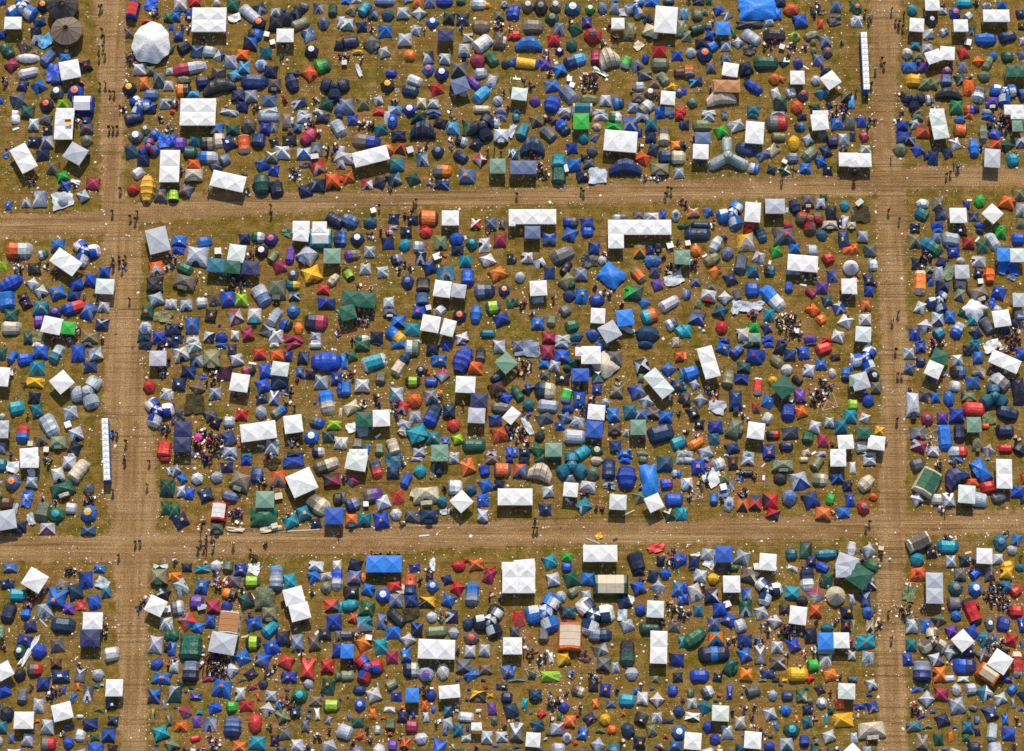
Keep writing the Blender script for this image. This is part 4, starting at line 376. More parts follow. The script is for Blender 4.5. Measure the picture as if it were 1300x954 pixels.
def tunnel(L, W, H, cols, hoops=3, taper=0.72, endl=.16, boxy=0., lens=False, sleeve=None, doorside=None, bend=0.):
    n = random.choice([8, 4, 4, 4]); st = []; sagw, sagh = random.uniform(.94, .99), random.uniform(.90, .98)
    if n == 4 and not lens: endl = random.uniform(.16, .27); hoops = max(3 if len(set(cols)) > 1 else 2, hoops-1); cols = cols[:max(1, hoops-1)]
    nb = hoops-1
    xs = np.linspace(-L/2+L*endl, L/2-L*endl, hoops)
    def prof(x):
        u = abs(x)/(L/2)
        if lens: return (1-.55*u**2.2, 1-.50*u**2)
        v = (x/(L/2)+1)/2
        return (taper+(1-taper)*(1-v*.0)-.10*v, 1-.28*v)
    rings = []; seg = []
    for i, x in enumerate(xs):
        a, b = prof(x); rings.append((x, W*a, H*b)); 
        if i < nb:
            x2 = xs[i+1]; a2, b2 = prof(x2)
            rings.append(((x+x2)/2, W*(a+a2)/2*sagw, H*(b+b2)/2*sagh))
    fly = MB()
    for i in range(len(rings)-1):
        A, B = arch(*rings[i], n), arch(*rings[i+1], n)
        c = cols[min(i//2, len(cols)-1) % len(cols)] if len(cols) > 1 else cols[0]
        fly.add(A+B, [(k, k+1, n+1+k+1, n+1+k)[::-1] for k in range(n)], c)
    parts = [('flysheet', fly, 'fabric', False, [])]
    for sgn, R_ in ((-1, rings[0]), (1, rings[-1])):
        e = MB(); A = arch(*R_, n); x1 = sgn*L/2
        mid = [(R_[0]+(x1-R_[0])*.55, p[1]*.86, p[2]*.62) for p in A]; B = [(x1, p[1]*.60, .03+(p[2]*.06)) for p in A]
        fs = [(k, k+1, n+1+k+1, n+1+k) for k in range(n)]+[(n+1+k, n+1+k+1, 2*n+2+k+1, 2*n+2+k) for k in range(n)]
        c = cols[0 if sgn < 0 else -1]
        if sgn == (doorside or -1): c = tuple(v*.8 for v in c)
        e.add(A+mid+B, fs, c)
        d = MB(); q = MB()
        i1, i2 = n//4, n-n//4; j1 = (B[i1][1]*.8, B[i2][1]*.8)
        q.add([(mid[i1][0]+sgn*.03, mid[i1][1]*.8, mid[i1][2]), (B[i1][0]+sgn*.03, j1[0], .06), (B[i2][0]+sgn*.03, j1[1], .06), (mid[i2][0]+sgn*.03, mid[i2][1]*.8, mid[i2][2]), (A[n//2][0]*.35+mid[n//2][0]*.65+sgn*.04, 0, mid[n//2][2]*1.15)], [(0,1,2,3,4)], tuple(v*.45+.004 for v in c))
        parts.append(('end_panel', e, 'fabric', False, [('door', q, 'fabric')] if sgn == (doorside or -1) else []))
    sc = sleeve or tuple(min(.8, v*1.08+.012) for v in cols[0])
    for x in xs:
        a, b = prof(x); pm = MB(); pts = arch(x, W*a+.02, H*b+.008, n)
        pm.tube(pts, .022 if sleeve is None else .05, sc, 3); parts.append(('pole_sleeve', pm, 'fabric', False, []))
    if bend:
        for p_ in parts:
            for mb in [p_[1]]+[q_[1] for q_ in p_[4]]: mb.v = [(x, y-bend*(x/(L/2))**2*W+bend*W*.35, z) for x, y, z in mb.v]
    return parts
def pod_tent(W, c1, c2, arms, rot, slim=1.0):
    """family tent: a domed living area with sleeping pods around it"""
    R_ = W*.5; parts = []; H = min(2.1, W*.34+.35)
    hub = MB(); n = 2*len(arms)
    angs = []
    for a in arms: angs += [a-24, a+24]
    angs = [math.radians(a) for a in angs]; r0 = R_*.50*(.4+.6*slim)
    ring = [(math.cos(a)*r0, math.sin(a)*r0, .04) for a in angs]; mid = [(x*.82, y*.82, H*.62) for x, y, z in ring]
    m2 = [(x*.45, y*.45, H*.92) for x, y, z in ring]; top = (0, 0, H)
    for k in range(n):
        j = (k+1) % n; c = c2 if k % 2 else c1
        hub.add([ring[k],ring[j],mid[j],mid[k]], [(0,1,2,3)], c); hub.add([mid[k],mid[j],m2[j],m2[k]], [(0,1,2,3)], c); hub.add([m2[k],m2[j],top], [(0,1,2)], c)
    parts.append(('living_area', hub, 'fabric', False, []))
    for ai, a in enumerate(arms):
        a = math.radians(a); ca, sa = math.cos(a), math.sin(a); pm = MB(); n_ = 8; pw = R_*.90*slim
        st = [(r0*.62, pw*.92, H*.86), (R_*.55, pw, H*.74), (R_*.78, pw*.98, H*.62), (R_*.93, pw*.78, H*.38), (R_, pw*.6, .06)]
        prev = None; subs = []
        for i in range(len(st)-1):
            A, B = arch(*st[i], n_), arch(*st[i+1], n_)
            vs = [(x*ca-y*sa, x*sa+y*ca, z) for x, y, z in A+B]
            pm.add(vs, [(k, k+1, n_+1+k+1, n_+1+k)[::-1] for k in range(n_)], [((c2 if k < n_/2 else c1) if i < 2 else c1) for k in range(n_)])
        hp = MB(); hp.tube([(x*ca-y*sa, x*sa+y*ca, z) for x, y, z in arch(st[2][0], st[2][1]+.02, st[2][2]+.01, n_)], .022, tuple(min(.8, v*1.1+.02) for v in c1), 3)
        wn = MB(); q = [(R_*.88, -pw*.16, H*.50), (R_*.88, pw*.16, H*.50), (R_*.97, pw*.14, H*.2), (R_*.97, -pw*.14, H*.2)]
        wn.add([(x*ca-y*sa, x*sa+y*ca, z+.05) for x, y, z in q], [(0,1,2,3)], tuple(v*.4+.01 for v in c1))
        parts.append(('sleeping_pod', pm, 'fabric', False, [('pole_sleeve', hp, 'fabric'), ('window', wn, 'fabric')]))
    return parts
def gazebo(L, W, cols, peaks=1, rows=1, eave=2.05, rise=None, wall=None):
    """canopy on legs; cols one per peak"""
    parts = []; rise = rise if rise is not None else min(.65, .135*min(L/peaks, W/rows)); n = 0
    ww, ll = L/peaks, W/rows
    for r in range(rows):
        for k in range(peaks):
            c = cols[(r*peaks+k) % len(cols)] if len(cols) > 1 else cols[0]
            cx, cy = -L/2+ww*(k+.5), -W/2+ll*(r+.5); m = MB()
            g = .006
            P = lambda x, y, z: (cx+x*(ww/2-g), cy+y*(ll/2-g), z)
            base = [P(-1,-1,eave),P(0,-1,eave-.03),P(1,-1,eave),P(1,0,eave-.03),P(1,1,eave),P(0,1,eave-.03),P(-1,1,eave),P(-1,0,eave-.03)]
            mid = [P(x*.5, y*.5, eave+rise*(.47 if x and y else .40)) for x, y in ((-1,-1),(0,-1),(1,-1),(1,0),(1,1),(0,1),(-1,1),(-1,0))]
            top = P(random.uniform(-.05,.05), random.uniform(-.05,.05), eave+rise)
            for q in range(8):
                j = (q+1) % 8; m.add([base[q],base[j],mid[j],mid[q]], [(0,1,2,3)], c); m.add([mid[q],mid[j],top], [(0,1,2)], c)
            parts.append(('canopy', m, 'canvas', False, []))
            n += 1
    c = cols[0]; v = MB(); e = .012
    hx, hy = L/2+e, W/2+e; z0, z1 = eave-.26, eave+.002
    for a, b in (((-hx,-hy),(hx,-hy)),((hx,-hy),(hx,hy)),((hx,hy),(-hx,hy)),((-hx,hy),(-hx,-hy))):
        N_ = 4; pts = [(a[0]+(b[0]-a[0])*i/N_, a[1]+(b[1]-a[1])*i/N_) for i in range(N_+1)]
        vs = [(x, y, z1) for x, y in pts]+[(x, y, z0+random.uniform(-.02,.03)) for x, y in pts]
        v.add(vs, [(i, i+1, N_+1+i+1, N_+1+i) for i in range(N_)], c)
    parts.append(('valance', v, 'canvas', False, []))
    lx = [-L/2+.06+(L-.12)*i/max(1, peaks) for i in range(peaks+1)]
    for x in lx:
        for y in (-W/2+.06, W/2-.06):
            t = MB(); o = .0
            t.tube([(x, y, 0), (x, y, eave-.01)], .035, (.72,.72,.72), 5); parts.append(('leg', t, 'metal', False, []))
    for y in (-W/2+.06, W/2-.06):
        t = MB(); t.tube([(-L/2+.1, y, eave-.12), (L/2-.1, y, eave-.12)], .022, (.68,.68,.68), 4); parts.append(('eave_bar', t, 'metal', False, []))
    if wall is not None:
        q = MB(); q.add([(-L/2, W/2-.02, .1), (L/2, W/2-.02, .1), (L/2, W/2-.02, eave-.27), (-L/2, W/2-.02, eave-.27)], [(0,1,2,3)], wall)
        parts.append(('side_wall', q, 'canvas', False, []))
    return parts
def cabin(L, W, cw, cr, H=2.0):
    """frame tent: sloping walls, ridge roof panel, porch, window"""
    parts = []; wl = MB(); rf = MB(); a = .80
    B = [(-L/2,-W/2,.03),(L/2,-W/2,.03),(L/2,W/2,.03),(-L/2,W/2,.03)]
    E_ = [(-L/2*.9,-W/2*a,H*.72),(L/2*.9,-W/2*a,H*.72),(L/2*.9,W/2*a,H*.72),(-L/2*.9,W/2*a,H*.72)]
    for k in range(4):
        j = (k+1) % 4; wl.add([B[k],B[j],E_[j],E_[k]], [(0,1,2,3)], cw)
    g = [(-L/2*.86, 0, H), (L/2*.86, 0, H)]
    wl.add([E_[1],E_[2],g[1]], [(0,1,2)], cw); wl.add([E_[3],E_[0],g[0]], [(0,1,2)], cw)
    s = 1.03
    rf.add([(E_[0][0]*.8,E_[0][1]*s,H*.735),(E_[1][0]*.8,E_[1][1]*s,H*.735),(g[1][0]*.85,0,H+.03),(g[0][0]*.85,0,H+.03)], [(0,1,2,3)], cr)
    rf.add([(E_[3][0]*.8,E_[3][1]*s,H*.735),(E_[2][0]*.8,E_[2][1]*s,H*.735),(g[1][0]*.85,0,H+.03),(g[0][0]*.85,0,H+.03)], [(3,2,1,0)], cr)
    for x in (-1, 1):
        for y in (-1, 1):
            wl.add([(x*L/2*.9*.8,y*W/2*a,H*.72),(x*L/2*.9,y*W/2*a,H*.72),(x*L/2*.86,0,H),(x*L/2*.86*.8,0,H)], [(0,1,2,3)], cw)
    parts += [('wall', wl, 'fabric', False, []), ('roof', rf, 'canvas', False, [])]
    for x in (-.25, .25):
        w_ = MB(); yb = -W/2; y0, y1 = -W/2*.945, -W/2*.87
        w_.add([(L*x-.3,y0-.03,H*.25),(L*x+.3,y0-.03,H*.25),(L*x+.3,y1-.03,H*.5),(L*x-.3,y1-.03,H*.5)], [(0,1,2,3)], tuple(v*.25+.01 for v in cw))
        parts.append(('window', w_, 'plastic', False, []))
    d = MB(); d.add([(L/2+.02,-.4,.05),(L/2+.02,.4,.05),(L/2*.905+.03,.34,H*.70),(L/2*.905+.03,-.34,H*.70)], [(0,1,2,3)], tuple(v*.5 for v in cw))
    parts.append(('door', d, 'fabric', False, []))
    for x in (-.86*.85, -.25, .25, .86*.85):
        q = MB(); q.tube([(L/2*x, -W/2*a*1.03, H*.745), (L/2*x, 0, H+.045), (L/2*x, W/2*a*1.03, H*.745)], .025, tuple(v*.75 for v in cr), 3); parts.append(('roof_bar', q, 'fabric', False, []))
    return parts
def porch_tent(L, W, c1, c2, H=1.5):
    parts = dome(L, W*.82, H, c1, None, door=0, e=2.6, pinch=.93)
    p = MB(); w = L*.42; y0 = -W*.30; y1 = -W/2-.05
    A = [(-w/2*1.2, y0, .03), (-w/2, y0, H*.66), (0, y0, H*.82), (w/2, y0, H*.66), (w/2*1.2, y0, .03)]
    B = [(-w/2, y1, .03), (-w/2*.9, y1, H*.55), (0, y1, H*.7), (w/2*.9, y1, H*.55), (w/2, y1, .03)]
    p.add(A+B, [(k+1, k, 5+k, 6+k) for k in range(4)], c2 or c1)
    dd = MB(); dd.add([(-w/2*.8, y1-.01, .03),(w/2*.8, y1-.01, .03),(w/2*.7, y1-.01, H*.5),(0,y1-.01,H*.62),(-w/2*.7,y1-.01,H*.5)], [(0,1,2,3,4)], tuple(v*.3+.01 for v in (c2 or c1)))
    parts.append(('porch', p, 'fabric', False, [('porch_door', dd, 'fabric')]))
    for x in (-.3, .3):
        m = MB(); m.add([(L*x-.22,W*.41-.0,H*.25),(L*x+.22,W*.41,H*.25),(L*x+.2,W*.36,H*.5),(L*x-.2,W*.36,H*.5)], [(3,2,1,0)], (.05,.06,.08)); parts.append(('window', m, 'plastic', False, []))
    return parts
def bell(D, c, H=2.6, n=16):
    parts = []; w_ = MB(); r = MB()
    for k in range(n):
        a, b = 2*math.pi*k/n, 2*math.pi*(k+1)/n; m = (a+b)/2
        P = lambda t, R_, z: (math.cos(t)*R_, math.sin(t)*R_, z)
        w_.add([P(a,D/2,.02),P(b,D/2,.02),P(b,D/2*.99,.5),P(a,D/2*.99,.5)], [(0,1,2,3)], c)
        r.add([P(a,D/2,.5),P(m,D/2*.965,.53),P(b,D/2,.5),P(b,D/4,H*.62),P(m,D/4*.95,H*.60),P(a,D/4,H*.62),(0,0,H)], [(0,1,4,5),(1,2,3,4),(5,4,6),(4,3,6)], tuple(v*(1 if k % 2 else .9) for v in c))
    parts += [('wall', w_, 'canvas', False, []), ('roof', r, 'canvas', False, [])]
    t = MB(); t.tube([(0,0,H-.1),(0,0,H+.15)], .05, (.3,.2,.1), 6); parts.append(('centre_pole', t, 'metal', False, []))
    d = MB(); a = -math.pi/2; d.add([(-.35,-D/2*1.0-.02,.03),(.35,-D/2-.02,.03),(.25,-D/2*.78,.95),(-.25,-D/2*.78,.95)], [(0,1,2,3)], tuple(v*.5 for v in c)); parts.append(('door', d, 'canvas', False, []))
    return parts
def umbrella(D, c, H=3.6, n=12, skirt=None):
    parts = []; P = lambda a, R_, z: (math.cos(a)*R_, math.sin(a)*R_, z); a0 = .2
    for k in range(n):
        a, b = a0+2*math.pi*k/n, a0+2*math.pi*(k+1)/n; g = .012; m = MB()
        cc = tuple(v*random.uniform(.9, 1.08) for v in c)
        m.add([P(a+.012,D/2,2.2),P((a+b)/2,D/2*.97,2.17),P(b-.012,D/2,2.2),P(b-.02,D*.10,H-.25),P(a+.02,D*.10,H-.25)], [(0,1,2,3,4)], cc); parts.append(('canopy_panel', m, 'canvas', False, []))
    for k in range(n):
        a, b = a0+2*math.pi*k/n, a0+2*math.pi*(k+1)/n
        r = MB(); r.tube([P(a,D/2+.02,2.22), P(a,D*.10,H-.23)], .03, tuple(v*.45 for v in c), 3); parts.append(('rib', r, 'metal', False, []))
    s = MB()
    for k in range(n):
        a, b = a0+2*math.pi*k/n, a0+2*math.pi*(k+1)/n
        s.add([P(a,D/2-.02,.9 if k in (0,3,6,9) else 1.75),P(b,D/2-.02,.9 if k in (0,3,6,9) else 1.75),P(b,D/2-.02,2.18),P(a,D/2-.02,2.18)], [(0,1,2,3)], skirt or tuple(v*.4 for v in c))
    parts.append(('side_skirt', s, 'canvas', False, []))
    h = MB(); m_ = 10; h.add([P(2*math.pi*k/m_, D*.11, H-.22) for k in range(m_)]+[P(2*math.pi*k/m_, D*.085, H-.12) for k in range(m_)]+[P(2*math.pi*k/m_, D*.06, H-.3) for k in range(m_)],
        [(k,(k+1)%m_,m_+(k+1)%m_,m_+k) for k in range(m_)]+[(m_+k,m_+(k+1)%m_,2*m_+(k+1)%m_,2*m_+k) for k in range(m_)], tuple(v*.5 for v in c)); parts.append(('hub', h, 'metal', False, []))
    t = MB(); t.tube([(0,0,0),(0,0,H-.2)], .06, (.25,.13,.05), 6)
    t.box(-.35,-.35,.02,.35,.35,.08,(.2,.1,.04)); parts.append(('centre_pole', t, 'metal', False, []))
    return parts
def sheet(W, D, c, h0, h1, n=6, irr=.12, peak=True, skirt=True, rnd=.5):
    """a loose cloth: soft folds radiating from its props, an uneven edge"""
    m = MB(); g = []; n = max(n, 12); ph = [random.uniform(0, 6.28) for _ in range(8)]; k1, k2 = random.choice([5, 7]), random.choice([9, 11])
    for j in range(n+1):
        for i in range(n+1):
            u, v = i/n*2-1, j/n*2-1; e = max(abs(u), abs(v)); a = math.atan2(v, u)
            sq = e/max(1e-6, math.hypot(u, v)) if (irr > .1 or rnd > .9) else 1; q = (1-rnd)+rnd*sq if (irr > .1 or rnd > .9) else 1
            ed = 1+irr*e*(math.sin(3*a+ph[0])*.6+math.sin(k1*a+ph[1])*.45+math.sin(k2*a+ph[2])*.25)
            x, y = u*q*ed*W/2*1.06, v*q*ed*D/2*1.06
            fold = math.sin(k1*a+ph[3]+2*e)*.10*e+math.sin(k2*a*1.0+ph[4])*.05*e+math.sin(u*4+ph[5])*math.sin(v*5+ph[6])*.07
            base = (1-e**1.8) if peak else .45+.3*math.sin(3.1*u+ph[5])*math.sin(2.7*v+ph[6])
            g.append((x, y, max(.03, h0+(h1-h0)*(base+fold)+random.uniform(-.012, .012)*(h1-h0))))
    N_ = n+1
    m.add(g, [(j*N_+i, j*N_+i+1, (j+1)*N_+i+1, (j+1)*N_+i) for j in range(n) for i in range(n)], c)
    return m
def sheet_thick(m, th=.02):
    v = list(m.v); n = len(v); m.v += [(x, y, max(.005, z-th)) for x, y, z in v]; nf = len(m.f)
    m.f += [tuple(i+n for i in f[::-1]) for f in m.f[:nf]]; m.c += m.c[:nf]; return m
# ---------------------------------------------------------------- the person: one continuous skin-modifier body per pose
def skin_body(nodes, edges, root=0, sub=0):
    me = bpy.data.meshes.new('person_body'); names = list(nodes); idx = {k: i for i, k in enumerate(names)}
    me.from_pydata([nodes[k][0] for k in names], [(idx[a], idx[b]) for a, b in edges], [])
    o = bpy.data.objects.new('tmp', me); COL.objects.link(o)
    md = o.modifiers.new('s', 'SKIN'); md.branch_smoothing = .3
    for i, k in enumerate(names):
        sv_ = me.skin_vertices[0].data[i]; r = nodes[k][1]; sv_.radius = r if isinstance(r, tuple) else (r, r); sv_.use_root = (i == root)
    if sub: md2 = o.modifiers.new('u', 'SUBSURF'); md2.levels = sub
    dg = bpy.context.evaluated_depsgraph_get(); ev = o.evaluated_get(dg); m2 = bpy.data.meshes.new_from_object(ev)
    vs = [tuple(v.co) for v in m2.vertices]; fs = [tuple(p.vertices) for p in m2.polygons]
    bpy.data.objects.remove(o); bpy.data.meshes.remove(me); bpy.data.meshes.remove(m2)
    return vs, fs
def human(pose, fingers=True):
    N = {}; E_ = []
    def n(k, p, r): N[k] = (p, r)
    def e(*a):
        for i in range(len(a)-1): E_.append((a[i], a[i+1]))
    sit = pose == 'sit'
    hz = .48 if sit else .93
    n('pelvis', (0, 0, hz), (.15, .11)); n('waist', (0, .01, hz+.17), (.135, .095)); n('chest', (0, .0, hz+.38), (.165, .105)); n('neck', (0, 0, hz+.53), .055)
    n('jaw', (0, -.02, hz+.62), .075); n('head', (0, -.01, hz+.72), (.080, .098)); n('crown', (0, .0, hz+.81), .05); n('nose', (0, -.115, hz+.69), .013)
    e('pelvis', 'waist', 'chest', 'neck', 'jaw', 'head', 'crown'); e('head', 'nose')
    for s, sn in ((-1, 'l'), (1, 'r')):
        n('ear'+sn, (s*.087, 0, hz+.70), .013); e('head', 'ear'+sn)
        n('sh'+sn, (s*.19, 0, hz+.46), .062)
        if sit: el, wr = (s*.25, -.10, hz+.22), (s*.13, -.30, hz+.20)
        elif pose == 'walk': el, wr = (s*.24, .10*s, hz+.20), (s*.25, -.02+.20*s, hz-.03)
        elif pose == 'carry': el, wr = (s*.26, -.04, hz+.19), (s*.17, -.25, hz+.14)
        else: el, wr = (s*.25, .02, hz+.18), (s*.27, -.03, hz-.06)
        n('el'+sn, el, .042); n('wr'+sn, wr, .028)
        d = Vector(wr)-Vector(el); d.normalize(); up = Vector((1, 0, 0)) if abs(d.x) < .7 else Vector((0, 1, 0)); sd_ = d.cross(up).normalized()
        pa = Vector(wr)+d*.06; n('pa'+sn, tuple(pa), (.038, .018)); e('chest', 'sh'+sn, 'el'+sn, 'wr'+sn, 'pa'+sn)
        if fingers:
            for q, (off, ln) in enumerate(((-.033, .070), (-.011, .082), (.011, .077), (.033, .060))):
                a = pa+sd_*off+d*.045; b = a+d*ln*.5+up*.0; c_ = b+(d*.8+up*-s*.5).normalized()*ln*.5
                n(f'f{sn}{q}a', tuple(a), .0095); n(f'f{sn}{q}b', tuple(b), .009); n(f'f{sn}{q}c', tuple(c_), .0075); e('pa'+sn, f'f{sn}{q}a', f'f{sn}{q}b', f'f{sn}{q}c')
            a = Vector(wr)+d*.03+sd_*-.045; b = a+(d+sd_*-.7).normalized()*.04; n(f't{sn}a', tuple(a), .011); n(f't{sn}b', tuple(b), .009); e('pa'+sn, f't{sn}a', f't{sn}b')
        ph = .24 if pose == 'walk' else 0
        if sit: kn, an, to = (s*.13, -.43, .50), (s*.13, -.46, .09), (s*.14, -.60, .04)
        elif pose == 'walk': kn, an, to = (s*.10, -.12*s-.05, .50), (s*.09, -.26*s+.04, .10+(.05 if s < 0 else 0)), (s*.10, -.26*s-.12, .04+(.02 if s < 0 else 0))
        else: kn, an, to = (s*.11, -.02, .50), (s*.12, .02, .09), (s*.14, -.13, .04)
        n('hip'+sn, (s*.10, 0 if not sit else -.06, hz-.06), .088); n('kn'+sn, kn, .058); n('an'+sn, an, .038); n('to'+sn, to, (.038, .028))
        e('pelvis', 'hip'+sn, 'kn'+sn, 'an'+sn, 'to'+sn)
    vs, fs = skin_body(N, E_)
    J = {k: Vector(v[0]) for k, v in N.items()}
    def region(c):
        best, bd = None, 9
        for a, b in E_:
            A, B = J[a], J[b]; ab = B-A; t = max(0, min(1, (c-A).dot(ab)/max(1e-6, ab.length_squared))); dd = (A+ab*t-c).length
            if dd < bd: bd = dd; best = (a, b, t)
        a, b, t = best; k = b[:2]
        if b.startswith('f') or b.startswith('t') and not b.startswith('to') or b.startswith('pa'): return 'skin'
        if k == 'to' or (k == 'an' and t > .85): return 'shoe'
        if k == 'an': return 'calf'
        if k in ('kn', 'hi'): return 'trousers'
        if k == 'wr': return 'forearm'
        if b.startswith(('sh', 'el')): return 'shirt'
        if b in ('waist', 'chest'): return 'shirt'
        if b == 'neck': return 'shirt' if t < .7 else 'skin'
        if c.z > hz+.73 or (c.y > .015 and c.z > hz+.60): return 'hair'
        return 'skin'
    reg = [region(sum((Vector(vs[i]) for i in f), Vector())/len(f)) for f in fs]
    return vs, fs, reg
POSES = {p: human(p) for p in ('stand', 'walk', 'carry', 'sit')}
LOW = {p: human(p, False) for p in ('stand', 'sit')}
SHIRT = [('black', (.012,.012,.015))]*6+[('white', (.65,.65,.65)), ('grey', (.10,.10,.11)), ('brown', (.14,.08,.05)), ('black', (.018,.017,.022)), ('navy', (.02,.03,.09)), ('grey', (.16,.16,.17)), ('white', (.7,.7,.7)), ('red', (.42,.02,.02)), ('blue', (.03,.10,.40)), ('green', (.03,.14,.05)), ('brown', (.10,.06,.03)), ('pink', (.55,.12,.22)), ('yellow', (.6,.45,.05))]
TROU = [(.02,.025,.05), (.012,.012,.014), (.05,.06,.11), (.16,.12,.07), (.02,.02,.03)]
HAIR = [(.02,.012,.008), (.06,.03,.015), (.012,.01,.01), (.22,.14,.06)]
SKIN = [(.42,.24,.16), (.50,.30,.20), (.35,.19,.12)]
_pm = {}
def shell(pose, regs, col, off):
    vs, fs, rg = POSES[pose]; sel = [f for f, r in zip(fs, rg) if r in regs]; nm = {}
    for f in fs:
        n_ = (Vector(vs[f[1]])-Vector(vs[f[0]])).cross(Vector(vs[f[2]])-Vector(vs[f[0]]))
        if n_.length: n_.normalize()
        for i in f: nm[i] = nm.get(i, Vector())+n_
    used = sorted({i for f in sel for i in f}); mp = {i: k for k, i in enumerate(used)}; m = MB()
    m.add([tuple(Vector(vs[i])+nm[i].normalized()*off) for i in used], [tuple(mp[i] for i in f) for f in sel], col); return m
def person_meshes(pose, ci, long_sleeve, shorts, ti, hi, si):
    def g(key, fn):
        if key not in _pm: _pm[key] = fn()
        return _pm[key]
    body = g(('b', pose, si), lambda: (lambda vs, fs, rg: MB().add(vs, fs, [SKIN[si] if r != 'shoe' else (.03,.03,.03) for r in rg]).data('person', True))(*POSES[pose]))
    sh = g(('s', pose, ci, long_sleeve), lambda: shell(pose, ('shirt', 'forearm') if long_sleeve else ('shirt',), SHIRT[ci][1], .016).data('shirt', True))
    tr = g(('t', pose, ti, shorts), lambda: shell(pose, ('trousers',) if shorts else ('trousers', 'calf'), TROU[ti], .014).data('trousers', True))
    ha = g(('h', pose, hi), lambda: shell(pose, ('hair',), HAIR[hi], .018).data('hair', True))
    return body, sh, tr, ha
def person(loc, rz, pose):
    ci, ti, hi, si = random.randrange(len(SHIRT)), random.randrange(5), random.randrange(4), random.randrange(3)
    ls, so = random.random() < .5, random.random() < .4
    b, s, t, h = person_meshes(pose, ci, ls, so, ti, hi, si)
    o = link('person', b, 'skin', None, loc, rz); k = random.uniform(.95, 1.06); o.scale = (k, k, k)
    link('shirt', s, 'cloth', o); link('trousers', t, 'cloth', o); link('hair', h, 'cloth', o)
    o['sh'] = SHIRT[ci][0]; o['tr'] = 'shorts' if so else 'long trousers'
    o['category'] = 'person'; return o
def chair_mb(c):
    fr, st, bk = MB(), MB(), MB()
    for x in (-.27, .27):
        fr.tube([(x,-.22,0),(x,.2,.42)], .012, (.1,.1,.1), 3); fr.tube([(x,.22,0),(x,-.2,.42)], .012, (.1,.1,.1), 3); fr.tube([(x,.2,.4),(x,.32,.95)], .012, (.1,.1,.1), 3)
        fr.tube([(x,-.24,.58),(x,.25,.60)], .02, (.12,.12,.12), 3)
    st.add([(-.26,-.2,.42),(.26,-.2,.42),(.26,.2,.40),(-.26,.2,.40),(0,0,.36)], [(0,1,4),(1,2,4),(2,3,4),(3,0,4)], c)
    bk.add([(-.26,.21,.46),(.26,.21,.46),(.26,.32,.94),(-.26,.32,.94)], [(0,1,2,3)], c)
    return fr, st, bk
CHC = [('black', (.02,.02,.025)), ('navy', (.02,.03,.10)), ('blue', (.02,.08,.35)), ('green', (.01,.10,.05)), ('red', (.38,.02,.02))]
CH = []
for nme, c in CHC:
    a, b, d = chair_mb(c); CH.append((nme, a.data('frame'), b.data('seat'), d.data('backrest')))
def chair(loc, rz, ci):
    o = empty('camping_chair', loc, rz); nme, a, b, d = CH[ci]
    link('frame', a, 'metal', o); link('seat', b, 'cloth', o); link('backrest', d, 'cloth', o); o['sh'] = nme; o['category'] = 'chair'; return o
# ================================================================ the ground and the dirt roads
def lerp(tab, x):
    xs = [a for a, b in tab]; ys = [b for a, b in tab]; return np.interp(x, xs, ys)
LVL = [(-60,116),(0,121),(145,127),(240,128),(435,133),(580,131),(725,144),(865,150),(1010,154)]       # left road: left edge by row
LVR = [(-60,158),(0,160),(145,158),(235,158),(300,180),(435,178),(580,197),(640,203),(725,190),(865,187),(1010,187)]
RVL = [(-60,1104),(0,1104),(145,1108),(290,1113),(435,1118),(580,1118),(725,1112),(865,1113),(1010,1112)]
RVR = [(-60,1146),(0,1145),(145,1137),(240,1150),(290,1151),(580,1151),(725,1150),(865,1152),(1010,1154)]
UHT = [(-60,275),(0,273),(128,270),(217,246),(434,242),(651,240),(868,226),(1083,222),(1160,212),(1300,213),(1380,211)]
UHB = [(-60,303),(0,302),(128,300),(180,284),(434,265),(651,263),(868,255),(1083,250),(1170,240),(1300,238),(1380,237)]
LHT = [(-60,683),(0,681),(130,680),(217,675),(434,668),(651,661),(868,661),(1083,652),(1300,648),(1380,647)]
LHB = [(-60,713),(0,713),(130,713),(217,713),(434,704),(651,694),(868,690),(1083,684),(1300,676),(1380,674)]
def road_px(px, py):
    """1 well inside a road, 0 well outside (photograph pixels)"""
    def band(a, lo, hi): return np.clip(np.minimum(a-lo, hi-a)/11.0+.5, 0, 1)
    v1 = band(px, lerp(LVL, py), lerp(LVR, py)); v2 = band(px, lerp(RVL, py), lerp(RVR, py))
    h1 = band(py, lerp(UHT, px), lerp(UHB, px)); h2 = band(py, lerp(LHT, px), lerp(LHB, px))
    return np.maximum(np.maximum(v1, v2), np.maximum(h1, h2)), v1, v2, h1, h2
def to_px(X, Y):
    dx, dy, dz = X-CP[0], Y-CP[1], -CP[2]
    u = dx; v = dy*math.cos(TH)+dz*math.sin(TH); w_ = dy*math.sin(TH)-dz*math.cos(TH)
    return W0/2+u/w_*FPX, H0/2-v/w_*FPX
